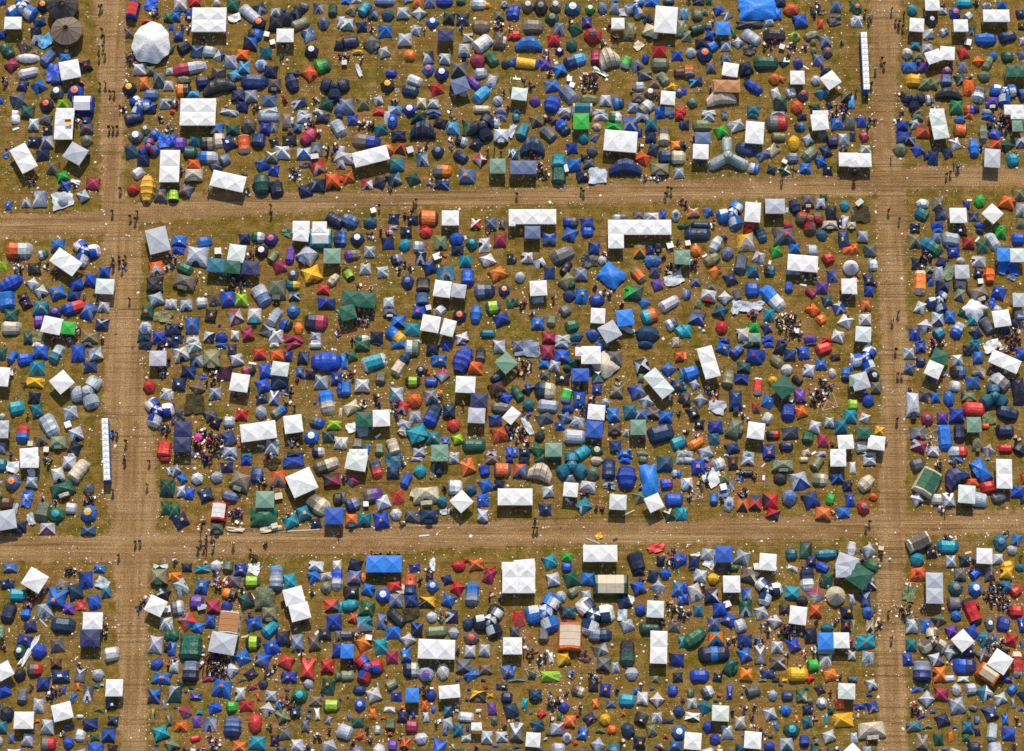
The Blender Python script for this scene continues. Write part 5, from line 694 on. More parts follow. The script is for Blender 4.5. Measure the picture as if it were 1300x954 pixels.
def grid_sheet(name, xs, ys, z, keep=None):
    X, Y = np.meshgrid(xs, ys); PX, PY = to_px(X, Y); m, v1, v2, h1, h2 = road_px(PX, PY)
    worn = WORN(X, Y)
    nx, ny = len(xs), len(ys); idx = np.arange(nx*ny).reshape(ny, nx)
    q = np.stack([idx[:-1,:-1], idx[:-1,1:], idx[1:,1:], idx[1:,:-1]], -1).reshape(-1, 4)
    if keep is not None:
        k = keep(m, v1, v2, h1, h2).ravel(); q = q[(k[q] > 0).any(1)]
        used = np.unique(q); mp = -np.ones(nx*ny, int); mp[used] = np.arange(len(used)); q = mp[q]
    else: used = np.arange(nx*ny)
    co = np.stack([X.ravel()[used], Y.ravel()[used], np.full(len(used), z)], -1)
    me = bpy.data.meshes.new(name); me.from_pydata(co.tolist(), [], q.tolist())
    vert = np.clip(np.maximum(v1, v2)-.5*np.maximum(h1, h2), 0, 1)
    for an, arr in (('road', m), ('worn', worn), ('vert', vert)):
        a = me.attributes.new(an, 'FLOAT', 'POINT'); a.data.foreach_set('value', arr.ravel()[used].astype(np.float32))
    me.materials.append(M['earth']); o = bpy.data.objects.new(name, me); COL.objects.link(o); o['kind'] = 'structure'; return o
# ================================================================ read the record
import re
ITEMS = []; ox = oy = 0; SC = 217/1300.0
for line in DATA.strip().split('\n'):
    if line.startswith('T '): _, a, b = line.split(); ox, oy = int(a), int(b); continue
    for e in line.split(';'):
        m = re.match(r'^(\d+),(\d+) ([A-Za-z]\w*)(?: ([\d.]+)(?:x([\d.]+))?(?:@(-?\d+))?)?$', e.strip())
        if not m: continue
        x, y, k = ox+int(m[1])*SC, oy+int(m[2])*SC, m[3]
        w_ = float(m[4]) if m[4] else 10.; h_ = float(m[5]) if m[5] else (w_*.92 if k[0] == 'd' else w_); r = int(m[6]) if m[6] else None
        if k[0] == 'z' or k[:2] == 'TL' or (k[0] == 'g' and w_ < 3): continue
        ITEMS.append([k, x, y, w_/5.99, h_/5.99, r])          # w,h are later *10 px
# the strip the photograph does not show below its lower edge goes on in the same way
pool = [i for i in ITEMS if i[2] > 600 and i[0][0] in 'dhtgDP']
placed = []
def in_road(x, y, lim=.25): return float(road_px(np.array(x), np.array(y))[0]) > lim
rr = random.Random(5)
for _ in range(16000):
    x, y = rr.uniform(-8, 1308), rr.uniform(868, 968)
    if in_road(x, y, .1): continue
    it = list(rr.choice(pool))
    if it[0][0] == 'P':
        if rr.random() < .8: continue
        r0 = 5
    else: r0 = max(it[3], it[4])*4.9
    if any((x-a)**2+(y-b)**2 < (r0+c)**2 for a, b, c in placed): continue
    if y < 885 and any(abs(j[1]-x) < 25 and abs(j[2]-y) < 22 and (j[1]-x)**2+(j[2]-y)**2 < (r0+max(j[3], j[4])*4.6)**2 for j in ITEMS if j[2] > 840 and j[0][0] not in 'Px'): continue
    placed.append((x, y, r0)); it[1], it[2] = x, y; ITEMS.append(it)
    if len(placed) > 520: break
# two tiles can both hold what their border cuts: keep the first
TENT = set('dhtKkgGFmXDRVWYUBcXn')
kept = []; cell = {}
for it in ITEMS:
    k, x, y, w_, h_, r = it; big = k[0] in TENT
    if big:
        R_ = min(w_, h_)*10*.5; bad = False
        for cx in range(int(x//40)-1, int(x//40)+2):
            for cy in range(int(y//40)-1, int(y//40)+2):
                for j in cell.get((cx, cy), []):
                    d = math.hypot(j[1]-x, j[2]-y); q = min(j[3], j[4])*10*.5
                    if d < .62*(R_+q)*.9 and (abs(j[3]*j[4]-w_*h_) < 900) and d < .9*max(R_, q):
                        if j[0][0] in 'X' or k[0] in 'X': continue
                        bad = True
        if bad: continue
        cell.setdefault((int(x//40), int(y//40)), []).append(it)
    kept.append(it)
ITEMS = kept
# trodden ground: round the groups of people
CROWD = [(at(i[1], i[2]), i[3]*10*.14) for i in ITEMS if i[0] == 'P']
_gx = np.linspace(-125, 125, 501); _gy = np.linspace(-115, 115, 461); _wm = np.zeros((461, 501))
for (cx, cy), rad in CROWD:
    s_ = .9+rad*.9; i0, i1 = np.searchsorted(_gx, [cx-4*s_, cx+4*s_]); j0, j1 = np.searchsorted(_gy, [cy-4*s_, cy+4*s_])
    XX, YY = np.meshgrid(_gx[i0:i1], _gy[j0:j1]); _wm[j0:j1, i0:i1] += .55*np.exp(-((XX-cx)**2+(YY-cy)**2)/(2*s_*s_))
def WORN(X, Y):
    i = np.clip(((X+125)/.5).astype(int), 0, 500); j = np.clip(((Y+115)/.5).astype(int), 0, 460)
    return np.clip(_wm[j, i], 0, 1)+.12
xs = np.concatenate([[-3000,-1200,-500,-250], np.arange(-124, 124.1, .8), [250,500,1200,3000]])
ys = np.concatenate([[-3000,-1200,-500,-250], np.arange(-104, 104.1, .8), [250,500,1200,3000]])
grid_sheet('grass_field', xs, ys, 0.0)
xf = np.arange(-124, 124.1, .6); yf = np.arange(-104, 104.1, .6)
for z, kk in ((.004, lambda m, v1, v2, h1, h2: (v1 > .02)), (.004, lambda m, v1, v2, h1, h2: (v2 > .02)),
              (.008, lambda m, v1, v2, h1, h2: (h1 > .02)), (.008, lambda m, v1, v2, h1, h2: (h2 > .02))):
    grid_sheet('dirt_road', xf, yf, z, kk)
# ================================================================ build
REC = []      # dict(o, x, y, look, short, cat, group)
SHOW = []     # everything a neighbour phrase may name
KNOWN = set('abcdefgiklmnopqrstvwyLNRTx')
def cols_of(k):
    c = [ch for ch in k[1:] if ch in PAL]; return c
def put(name, parts, loc, rz, cat, look, short, group, px, py, size):
    root = empty(name, loc, rz); root['category'] = cat; root['group'] = group
    for pn, mb, mat, sm, subs in parts:
        o = link(pn, mb, mat, root, smooth=sm)
        for sn, smb, smat in subs: link(sn, smb, smat, o)
    r = dict(o=root, x=px, y=py, look=look, size=size); REC.append(r); SHOW.append((px, py, short, root)); return root
BIG = dict()
stuff_dome = MB(); n_dome = 0
domes = sorted([i for i in ITEMS if i[0][0] == 'd'], key=lambda i: -i[3]*i[4]); dome_ids = {id(i) for i in [j for j in domes if j[2] < 866][:300]}
def sz(w): return 'small ' if w < 1.35 else ('large ' if w > 2.05 else '')
for it in ITEMS:
    k, x, y, w_, h_, r = it; t = k[0]
    if t in 'pPux' or t not in TENT: continue
    cs = cols_of(k.replace('m2', 'M').replace('m4', 'M').replace('m3', 'M')) if t == 'm' else cols_of(k)
    if not cs: cs = ['s']
    c1 = jit(pick(cs[0])); c2 = jit(pick(cs[1]), .06) if len(cs) > 1 and cs[1] in PAL else None
    n1 = CN[cs[0]]; n2 = CN.get(cs[1]) if len(cs) > 1 else None
    s = mpp(x, y)*10; W_, D_ = w_*s, h_*s                      # metres
    if t in 'gGmF': hh = 2.0
    elif t in 'KkYVUWX': hh = .9
    else: hh = .35
    X, Y = at(x, y, hh); loc = (X, Y, 0)
    n2t = f'{n1} and {n2}' if n2 and n2 != n1 else n1
    if t == 'd':
        rot = r if r is not None else random.choice([0, 0, 0, random.uniform(-22, 22)])+random.uniform(-7, 7)
        f = (abs(math.cos(math.radians(rot)))+abs(math.sin(math.radians(rot))))**.55
        W_, D_ = W_/f*1.01, D_/f*1.05
        H = min(1.75, .50*min(W_, D_)+.15)*random.uniform(.9, 1.08)
        capc = len(cs) > 1 and (cs[1] in 'oyr' or (cs[1] == 'w' and cs[0] in 'nbki'))
        st = 'cap' if capc else random.choice(['front', 'half', 'front', 'alt'])
        elong = max(W_, D_)/max(.5, min(W_, D_)) > 1.75
        kw = dict(style=st, door=random.choice([0, 0, 0, 1, 3, 2]), e=random.choice([1.4, 1.7, 2.0, 2.4]), pinch=random.uniform(.77, .93))
        form = random.random()
        if form < .78 or elong or capc: parts = dome(W_, D_, H, c1, c2, **kw)
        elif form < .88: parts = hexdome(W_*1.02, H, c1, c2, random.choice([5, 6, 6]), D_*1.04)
        else: parts = tunnel(W_*1.02, D_*.98, H, [c1, c2] if c2 else [c1], 3 if c2 else 2, taper=random.uniform(.8, 1), endl=random.uniform(.16, .3), doorside=random.choice([-1, 1]))
        short = f'{n1} dome'
        if id(it) in dome_ids:
            look = f'{sz((w_+h_)/2)}{n1} dome tent'+(f' with {n2} vent cap' if capc else (f' with {n2} panels' if c2 else ''))
            put('dome_tent', parts, loc, math.radians(rot), 'tent', look, short, 'dome tents pitched across the campsite', x, y, (w_+h_)/2)
        else:
            ca, sa = math.cos(math.radians(rot)), math.sin(math.radians(rot))
            for pn, mb, _m, _s, _b in parts:
                stuff_dome.add([(X+a*ca-b*sa, Y+a*sa+b*ca, z) for a, b, z in mb.v], mb.f, mb.c)
            SHOW.append((x, y, short, None))
        continue
    if t == 'h' or t == 'c':
        H = .5*min(W_, D_)+.2; parts = hexdome(W_*1.03, H, c1, c2, 6, D_*1.06)
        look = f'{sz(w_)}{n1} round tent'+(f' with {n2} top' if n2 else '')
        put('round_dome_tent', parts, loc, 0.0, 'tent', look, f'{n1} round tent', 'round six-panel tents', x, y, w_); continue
    if t == 'U':
        put('umbrella_tent', umbrella(W_, c1), (X, Y, 0), 0., 'umbrella tent', 'large '+('charcoal' if cs[0] == 'k' else 'taupe')+' round umbrella tent with open hub', ('charcoal' if cs[0] == 'k' else 'taupe')+' umbrella tent', 'large round umbrella tents', x, y, w_); continue
    if t == 'B':
        put('bell_tent', bell(W_, c1), loc, 0., 'tent', f'{n1} round pleated bell tent', f'{n1} bell tent', 'round bell tents', x, y, w_); continue
    if t in 'gGmF':
        f = 1.0
        if t == 'm':
            L_, Wd = max(W_, D_), min(W_, D_); rot = r if r is not None else (0 if W_ >= D_ else 90); pk = int(k[1]) if k[1].isdigit() else 2
            ccs = cs; rows = 1
            if k.startswith('m4') and L_ < 8: pk, rows = 2, 2
            if w_*h_ > 7 and L_/Wd < 1.35: pk, rows = 2, 2
            rot = r if r is not None and not (abs(r) > 45 and False) else rot
        elif t == 'F':
            rot = 0; L_, Wd = W_, D_; pk = rows = 1
        else:
            L_, Wd = W_, D_; rot = r or 0; rows = 1
            if abs(rot) > 50:
                L_, Wd = max(W_, D_), min(W_, D_)
            pk = 1; rows = 1
            if L_/Wd > 1.5: pk = round(L_/Wd)
            elif Wd/L_ > 1.5: L_, Wd, rot = Wd, L_, rot+90; pk = round(L_/Wd)
        cs = ['u' if q == 'e' else q for q in cs]; n1 = CN[cs[0]]; n2t = n1 if len(cs) < 2 or cs[1] == cs[0] else f'{n1} and {CN[cs[1]]}'
        colors = [jit(PAL[q], .02 if q == 'w' else .05) for q in cs]
        wall = tuple(v*.8 for v in colors[0]) if t == 'G' else None
        parts = gazebo(L_, Wd, colors, pk, rows, wall=wall, eave=2.0)
        noun = 'gazebo' if pk == 1 else 'marquee'; sh = 'square' if L_/Wd < 1.25 and pk == 1 else 'long'
        nm_ = 'gazebo' if pk == 1 else 'marquee'
        look = f'{n2t} {sh} {noun}'+(' with back wall' if t == 'G' else '')
        if rows == 2: look = f'{n1} four-peaked marquee'
        put(nm_, parts, loc, math.radians(rot), nm_, look, f'{n1} {noun}', f'{noun}s among the tents', x, y, w_); continue
    if t in 'KkY':
        same = c2 or tuple(v*.85+.01 for v in c1)
        if t == 'Y': c1, same = (.38,.43,.42), (.24,.29,.28)
        Wm = max(W_, D_)*1.14; rot = math.radians(r or 0); arms = [90, 210, 330]
        if t == 'Y': arms = [90, 207, 333]
        if r is not None and r in (0,) and t in 'Kk': arms = [15, 165, 270]
        if r is not None and r >= 15 : arms = [10, 130, 250]
        if r is not None and r < 0: arms = [60, 190, 290]
        parts = pod_tent(Wm, c1, same, arms, 0, .55 if t == 'Y' else 1.0)
        noun = 'three-armed pod tent'
        a_, b_ = (n1, n2) if n2 and n2 != n1 else (n1, None)
        look = f'{a_} and {b_} {noun}' if b_ else f'{a_} {noun}'
        put('pod_tent', parts, (X, Y, 0), 0., 'family tent', look, f'{a_} pod tent', 'family tents with sleeping pods', x, y, w_); continue
    if t == 'V':
        L_, Wd = max(W_, D_), min(W_, D_); rot = r if r is not None else (0 if W_ >= D_ else 90)
        roofc = {'b': 'c', 'w': 'c'}.get('', None)
        parts = cabin(L_, Wd, c1, c2 or c1, H=2.1)
        put('frame_tent', parts, loc, math.radians(rot), 'tent', f'{n1} frame tent with {n2} roof', f'{n1} frame tent', 'large frame tents', x, y, w_); continue
    if t == 'D':
        L_, Wd = W_, D_; rot = r or 0
        if abs(rot) > 45: L_, Wd = max(W_, D_), min(W_, D_)
        parts = porch_tent(L_*1.02, Wd*1.05, c1, c2, H=min(1.9, .42*min(L_, Wd)+.45))
        put('cabin_tent', parts, loc, math.radians(rot), 'tent', f'{sz((w_+h_)/2)}{n2t} cabin tent with porch', f'{n1} cabin tent', 'cabin tents with a porch', x, y, w_); continue
    if t in 'tR':
        L_, Wd = max(W_, D_), min(W_, D_); rot = r if r is not None else (0 if W_ >= D_ else 90)
        if r is not None and 20 < abs(r) < 70 and L_/Wd < 1.4: L_ *= 1.12; Wd *= .82
        H = min(2.0, .45*Wd+.35)
        if t == 'R':
            parts = tunnel(L_, Wd*1.1, H*1.1, [c1, tuple(v*.85 for v in c1), c1], 5, lens=True, endl=.04, sleeve=tuple(v*.6 for v in c2) if c2 and not it[0][2] in 'y' else None, bend=.0 if (r or 0) > 45 else .38); look = f'{n1} arched tent with {n2} hoops' if n2 else f'{n1} arched tent'
            put('arched_tent', parts, loc, math.radians(rot), 'tent', look, f'{n1} arched tent', 'wide arched family tents', x, y, w_); continue
        hoops = 2 if L_ < 2.6 else (3 if L_ < 4.4 else 4)
        if len(cs) > 2: pal = [jit(PAL[cs[1]]), c1, jit(PAL[cs[2]])]
        elif c2 is None: pal = [c1]*(hoops-1)
        elif cs[0] in 'LovrywTl' : pal = [c1]*(hoops-1)
        else: pal = [c1, c2]*2
        lens = c2 is None and random.random() < .3
        parts = tunnel(L_, Wd*1.04, H, pal[:hoops-1], hoops, taper=.86, lens=lens, doorside=random.choice([-1, 1]))
        if c2 is not None and cs[0] in 'LovrywTl':
            for i_, p_ in enumerate(parts):
                if p_[0] == 'end_panel': p_[1].c[:] = [c2]*len(p_[1].c)
        look = f'{sz(L_/s/1.25)}{n2t} tunnel tent'
        put('tunnel_tent', parts, loc, math.radians(rot), 'tent', look, f'{n1} tunnel tent', 'tunnel tents between the dome tents', x, y, w_); continue
    if t in 'XW':
        rot = r or 0
        if t == 'W':
            m_ = sheet(W_*.97, D_*.97, PAL['w'], .9, 3.4, 16, .055, rnd=.92); nm_ = 'draped_marquee'; look = 'large white draped canopy of loose fabric'; short = 'white draped canopy'
        else:
            L_, Wd = (max(W_, D_), min(W_, D_)) if abs(rot) > 45 else (W_, D_)
            W_, D_ = L_, Wd
            hi = 1.6 if W_*D_ > 9 else .8
            m_ = sheet(W_, D_, c1, .25*hi, hi, 8, .07); nm_ = 'tarpaulin_shelter'; look = f'{n1} tarpaulin shelter'; short = f'{n1} tarpaulin'
            if cs[0] in 'em' : nm_ = 'camouflage_shelter'; look = f'{n1} camouflage net shelter'; short = f'{n1} net shelter'
        sheet_thick(m_)
        parts = [('fabric_cover', m_, 'net' if nm_.startswith('camo') else 'sheet', True, [])]
        pr = MB(); zt = max(v[2] for v in m_.v)-.06; pr.tube([(0,0,0),(0,0,zt)], .04, (.3,.25,.2), 5); parts.append(('prop_pole', pr, 'metal', False, []))
        for sx in (-.8, .8):
            for sy in (-.8, .8):
                pr = MB(); pr.tube([(sx*W_/2,sy*D_/2,0),(sx*W_/2*.95,sy*D_/2*.95,.35)], .03, (.3,.25,.2), 4); parts.append(('peg_pole', pr, 'metal', False, []))
        put(nm_, parts, (X, Y, 0), math.radians(rot), 'shelter', look, short, 'makeshift fabric shelters', x, y, w_); continue
# parasols
for it in ITEMS:
    if it[0][0] != 'u': continue
    k, x, y, w_, h_, r = it; X, Y = at(x, y, 2); c = PAL['q']; c = (.55, .03, .22); D = w_*mpp(x, y)*10*1.3
    root = empty('parasol', (X, Y, 0), 0); m_ = 8
    for q in range(m_):
        a, b = 2*math.pi*q/m_, 2*math.pi*(q+1)/m_; p = MB(); p.add([(math.cos(a)*D/2, math.sin(a)*D/2, 1.9), (math.cos(b)*D/2, math.sin(b)*D/2, 1.9), (0, 0, 2.3)], [(0,1,2)], jit(c, .12)); link('canopy_panel', p, 'canvas', root)
    p = MB(); p.tube([(0,0,0),(0,0,2.35)], .02, (.5,.5,.5), 5); link('pole', p, 'metal', root)
    root['category'] = 'parasol'; REC.append(dict(o=root, x=x, y=y, look='pink round parasol over a seated crowd' if w_ > .5 else 'small pink parasol over a seated crowd', size=w_))
o = link('dome_tents_beyond_the_largest', stuff_dome, 'fabric'); o.name = 'dome_tents'; o['kind'] = 'stuff'; o['label'] = 'all the smaller dome tents of many colours packed across the camp'; o['category'] = 'tents'
# ================================================================ portable toilets
def toilet(x0, y0, x1, y1, n, face):
    for i in range(n):
        f = (i+.5)/n; px, py = x0+(x1-x0)*f, y0+(y1-y0)*f; X, Y = at(px, py, 2.2)
        a = at(x0, y0, 2.2); b = at(x1, y1, 2.2); L_ = math.hypot(b[0]-a[0], b[1]-a[1])/n; rz = math.atan2(b[1]-a[1], b[0]-a[0])+math.pi/2
        root = empty('portable_toilet', (X, Y, 0), rz); bl = (.012,.10,.42); g = .035; d = L_/2-g
        m = MB(); m.box(-.56,-d,.0,.56,d,2.08,bl); link('cabin', m, 'plastic', root)
        m = MB(); rf = (.80,.81,.82)
        m.add([(-.60,-d-.02,2.083),(.60,-d-.02,2.083),(.60,d+.02,2.083),(-.60,d+.02,2.083),(-.52,-d*.85,2.22),(.52,-d*.85,2.22),(.52,d*.85,2.22),(-.52,d*.85,2.22),(-.5,0,2.29),(.5,0,2.29)],
              [(0,1,5,4),(1,2,6,5),(2,3,7,6),(3,0,4,7),(4,5,9,8),(6,7,8,9),(5,6,9),(7,4,8),(3,2,1,0)], rf); rfo = link('roof', m, 'plastic', root)
        m = MB(); m.box(-.16,-.16,2.26,.16,.16,2.34,(.62,.64,.66)); link('skylight', m, 'plastic', rfo)
        s = face; m = MB(); m.box(min(s*.562,s*.60),-d*.78,.12,max(s*.562,s*.60),d*.78,1.95,(.02,.15,.52)); do = link('door', m, 'plastic', root)
        m = MB(); m.box(min(s*.602,s*.63),d*.5,1.0,max(s*.602,s*.63),d*.62,1.12,(.6,.6,.6)); link('handle', m, 'metal', do)
        m = MB(); m.tube([(-face*.42,d*.6,1.9),(-face*.42,d*.6,2.5)], .045, (.2,.22,.25), 6); link('vent_pipe', m, 'plastic', root)
        root['category'] = 'portable toilet'; root['group'] = 'portable toilets in a row beside the '+('right' if x0 > 600 else 'left')+' road'
        od = ['first', 'second', 'third', 'fourth', 'fifth', 'sixth', 'seventh', 'eighth', 'ninth', 'tenth', 'eleventh', 'twelfth'][i]
        root['label'] = f'blue white-roofed portable toilet, {od} from the top of the {"right" if x0 > 600 else "left"} road row'
        SHOW.append((px, py, 'toilet row', root))
toilet(1096.6, 40.5, 1100.5, 114, 10, 1)
toilet(132.6, 531, 135.6, 610, 11, 1)
# ================================================================ loose things on the ground
def tag(o, look, cat, x, y, group=None, size=1):
    o['category'] = cat
    if group: o['group'] = group
    REC.append(dict(o=o, x=x, y=y, look=look, size=size))
for it in ITEMS:
    k, x, y, w_, h_, r = it
    if k[0] != 'x': continue
    cs = cols_of(k); X, Y = at(x, y, .1); s = mpp(x, y)*10; W_, D_ = w_*s, h_*s; rz = math.radians(r if r is not None else random.uniform(-25, 25))
    if abs(r or 0) > 60: W_, D_ = max(W_, D_), min(W_, D_)
    a = w_*5.99; b = h_*5.99
    if not cs:
        root = empty('collapsed_tent_frame', (X, Y, 0), rz); q = W_/2
        P_ = [(-q,-q,.05),(q,-q,.05),(q,q,.05),(-q,q,.05)]; P_ = [(p[0]+random.uniform(-.3,.3)*q, p[1]+random.uniform(-.3,.3)*q, .05) for p in P_]
        for i, j in ((0,1),(1,2),(2,3),(3,0),(0,2),(1,3)):
            m = MB(); m.tube([P_[i], (P_[j][0], P_[j][1], .06+.05*i)], .035, (.62,.61,.58), 4); link('bar', m, 'metal', root)
        tag(root, 'bare white collapsed canopy frame on the ground', 'frame', x, y, 'collapsed frames lying on the ground', w_); continue
    c = jit(pick(cs[0])); n1 = CN[cs[0]]
    if cs[0] in 'm' and max(a, b) > 6: c = (.055, .045, .022)
    if min(a, b) <= 2.2 and max(a, b) >= 4:
        m = MB(); m.box(-W_/2, -max(.12, D_/2*.8), .03, W_/2, max(.12, D_/2*.8), .10, c); tag(link('board', m, 'plastic', None, (X, Y, 0), rz), f'{n1} long board lying on the grass', 'board', x, y, 'boards and strips lying on the grass', w_)
    elif max(a, b) <= 3.4:
        m = MB(); r_ = W_*.5; m.add([(math.cos(q*1.047)*r_*random.uniform(.8,1.1), math.sin(q*1.047)*r_*random.uniform(.8,1.1), .02) for q in range(6)]+[(math.cos(q*1.047)*r_*.7, math.sin(q*1.047)*r_*.7, r_*.9*random.uniform(.7,1.1)) for q in range(6)]+[(0,0,r_*1.2)],
            [(q,(q+1)%6,6+(q+1)%6,6+q) for q in range(6)]+[(6+q,6+(q+1)%6,12) for q in range(6)], c)
        tag(link('bag', m, 'sheet', None, (X, Y, 0), rz), f'small {n1} plastic bag on the grass', 'bag', x, y, 'bags lying between the tents', w_)
    elif cs[0] in 'wcs' and max(a, b) <= 6:
        root = empty('folding_table', (X, Y, 0), rz); m = MB(); m.box(-W_/2, -D_/2, .70, W_/2, D_/2, .74, c); link('tabletop', m, 'plastic', root)
        for sx in (-.85, .85):
            for sy in (-.8, .8):
                m = MB(); m.tube([(sx*W_/2, sy*D_/2, 0), (sx*W_/2, sy*D_/2, .698)], .02, (.3,.3,.3), 4); link('leg', m, 'metal', root)
        tag(root, f'{n1} folding table', 'table', x, y, 'folding tables set among the tents', w_)
    else:
        m = sheet(W_, D_, c, .06, .55 if max(a, b) > 8 else .35, 6, .13, False, rnd=.22); sheet_thick(m)
        tag(link('tarpaulin', m, 'net' if cs[0] in 'em' else 'sheet', None, (X, Y, 0), rz), f'crumpled {n1} tarpaulin on the ground', 'tarpaulin', x, y, 'tarpaulins and collapsed fabric on the ground', w_)
# two German tricolour flags
for px, py, h in ((86.8, 155.3, 2.55), (1087, 354, 1.6)):
    X, Y = at(px, py, h); root = empty('flag', (X, Y, 0), .1 if h > 2 else -.6)
    for i, (c, n_) in enumerate(((( .01,.01,.01), 'stripe'), ((.6,.01,.01), 'stripe'), ((.8,.5,.01), 'stripe'))):
        m = MB(); y0 = .42-.28*i; vs = [(x_/4*1.15-.57, y_, h+.45*math.sin(x_*1.2)*.15-(.0 if h > 2 else .2)*x_/4+.35) for y_ in (y0-.28, y0) for x_ in range(5)]
        m.add(vs, [(q, q+1, 6+q, 5+q) for q in range(4)], c); link(n_, m, 'cloth', root)
    m = MB(); m.tube([(-.6, .45, 0), (-.6, .45, h+.5)], .02, (.5,.5,.5), 5); link('pole', m, 'metal', root)
    root['category'] = 'flag'; root['label'] = 'black, red and gold striped flag '+('on the white marquee left of the left road' if h > 2 else 'by the white gazebo left of the right road'); root['group'] = 'tricolour flags'
# ================================================================ people
def road_name(x, y):
    m, v1, v2, h1, h2 = [float(q) for q in road_px(np.array(x), np.array(y))]
    c = [(v1, 'left road'), (v2, 'right road'), (h1, 'upper cross road'), (h2, 'lower cross road')]; c.sort(key=lambda q: -q[0])
    return c[0][1] if c[0][0] > .3 else None
people = 0; walkers = [i for i in ITEMS if i[0] == 'p']
for it in walkers:
    k, x, y = it[:3]; X, Y = at(x, y+2, .5); pose = random.choice(['walk', 'walk', 'stand', 'carry'])
    o = person((X, Y, .008), random.uniform(0, 6.28) if pose == 'stand' else random.choice([0, math.pi])+random.uniform(-.5, .5), pose); people += 1
    o['group'] = 'people walking and standing about'; v = {'walk': 'walking', 'stand': 'standing', 'carry': 'with bent arms'}[pose]
    rn = road_name(x, y); REC.append(dict(o=o, x=x, y=y, look=f'person {v} in {o["sh"]} top', tr=o['tr'], size=1, road=rn, person=True))
crowd = MB(); seats = MB(); nch = 0
def addlow(mb, loc, rz, pose):
    vs, fs, rg = LOW[pose]; s_ = random.choice(SHIRT)[1]; t_ = random.choice(TROU); h_ = random.choice(HAIR); k_ = random.choice(SKIN)
    mp = dict(skin=k_, shirt=s_, forearm=k_ if random.random() < .6 else s_, trousers=t_, calf=t_ if random.random() < .6 else k_, shoe=(.03,.03,.03), hair=h_)
    ca, sa = math.cos(rz), math.sin(rz); mb.add([(loc[0]+x*ca-y*sa, loc[1]+x*sa+y*ca, z) for x, y, z in vs], fs, [mp[r] for r in rg])
groups = sorted([i for i in ITEMS if i[0] == 'P'], key=lambda i: (i[2] > 866, -i[3]))
bags = MB(); seen_p = []
for it in groups:
    k, x, y, w_, h_, r = it; s = mpp(x, y)*10; rad = w_*s/2*(1.25 if w_ > 1.2 else 1.0); n = max(1, int(round((w_*5.99/3.3)**2*.8)))
    X0, Y0 = at(x, y+1, .4); pts = []
    for _ in range(n*12):
        if len(pts) >= n: break
        a, q = random.uniform(0, 6.28), rad*math.sqrt(random.random()); X, Y = X0+math.cos(a)*q, Y0+math.sin(a)*q*.9
        if all((X-p[0])**2+(Y-p[1])**2 > .34 for p in pts): pts.append((X, Y))
    for X, Y in pts:
        face = math.atan2(Y0-Y, X0-X)+math.pi/2+random.uniform(-.5, .5); stand = random.random() < .28
        seen_p.append((X, Y))
        if people < 285 and y < 864:
            pose = 'stand' if stand else 'sit'; o = person((X, Y, 0), face, pose); people += 1; ppx, ppy = [float(q) for q in to_px(X, Y)]
            o['group'] = 'people sitting and standing between the tents'
            REC.append(dict(o=o, x=ppx, y=ppy, look=f'person {"standing" if stand else "seated"} in {o["sh"]} top', size=1, person=True))
            if not stand:
                ci = random.randrange(5); c = chair((X, Y+0, 0), face, ci); nch += 1; c.location = (X-math.sin(face)*-.0, Y, 0); c['group'] = 'camping chairs under seated people'
                REC.append(dict(o=c, x=ppx, y=ppy, look=f'{c["sh"]} camping chair under a person in {o["sh"]} top', size=1, person=True))
        else:
            addlow(crowd, (X, Y, 0), face, 'stand' if stand else 'sit')
            if not stand:
                fr, st, bk = chair_mb(random.choice(CHC)[1]); ca, sa = math.cos(face), math.sin(face)
                for m in (st, bk): seats.add([(X+a*ca-b*sa, Y+a*sa+b*ca, z) for a, b, z in m.v], m.f, m.c)
    # cool boxes, crates and rucksacks among them
    for _ in range(int(n*1.6)+2):
        a, q = random.uniform(0, 6.28), rad*1.25*math.sqrt(random.random()); X, Y = X0+math.cos(a)*q, Y0+math.sin(a)*q
        c = random.choice([(.75,.75,.75), (.75,.75,.72), (.02,.08,.38), (.4,.02,.02), (.02,.02,.02), (.02,.02,.02), (.5,.4,.25), (.02,.02,.02), (.8,.8,.8), (.3,.2,.12), (.12,.12,.13), (.6,.55,.5)])
        u, v_, h = random.uniform(.15, .34), random.uniform(.12, .26), random.uniform(.15, .45); ra = random.uniform(0, 3.14); ca, sa = math.cos(ra), math.sin(ra)
        b = MB(); b.box(-u,-v_,.01,u,v_,h,c); bags.add([(X+p*ca-q_*sa, Y+p*sa+q_*ca, z) for p, q_, z in b.v], b.f, b.c)
o = link('seated_crowd', crowd, 'cloth'); o['kind'] = 'stuff'; o['label'] = 'the many other campers sitting and standing in groups between tents'; o['category'] = 'crowd'
o = link('camping_chairs', seats, 'cloth'); o['kind'] = 'stuff'; o['label'] = 'the other low camping chairs of the seated crowd'; o['category'] = 'chairs'
o = link('camping_gear', bags, 'plastic'); o['kind'] = 'stuff'; o['label'] = 'cool boxes, crates and rucksacks strewn round the seated groups'; o['category'] = 'gear'
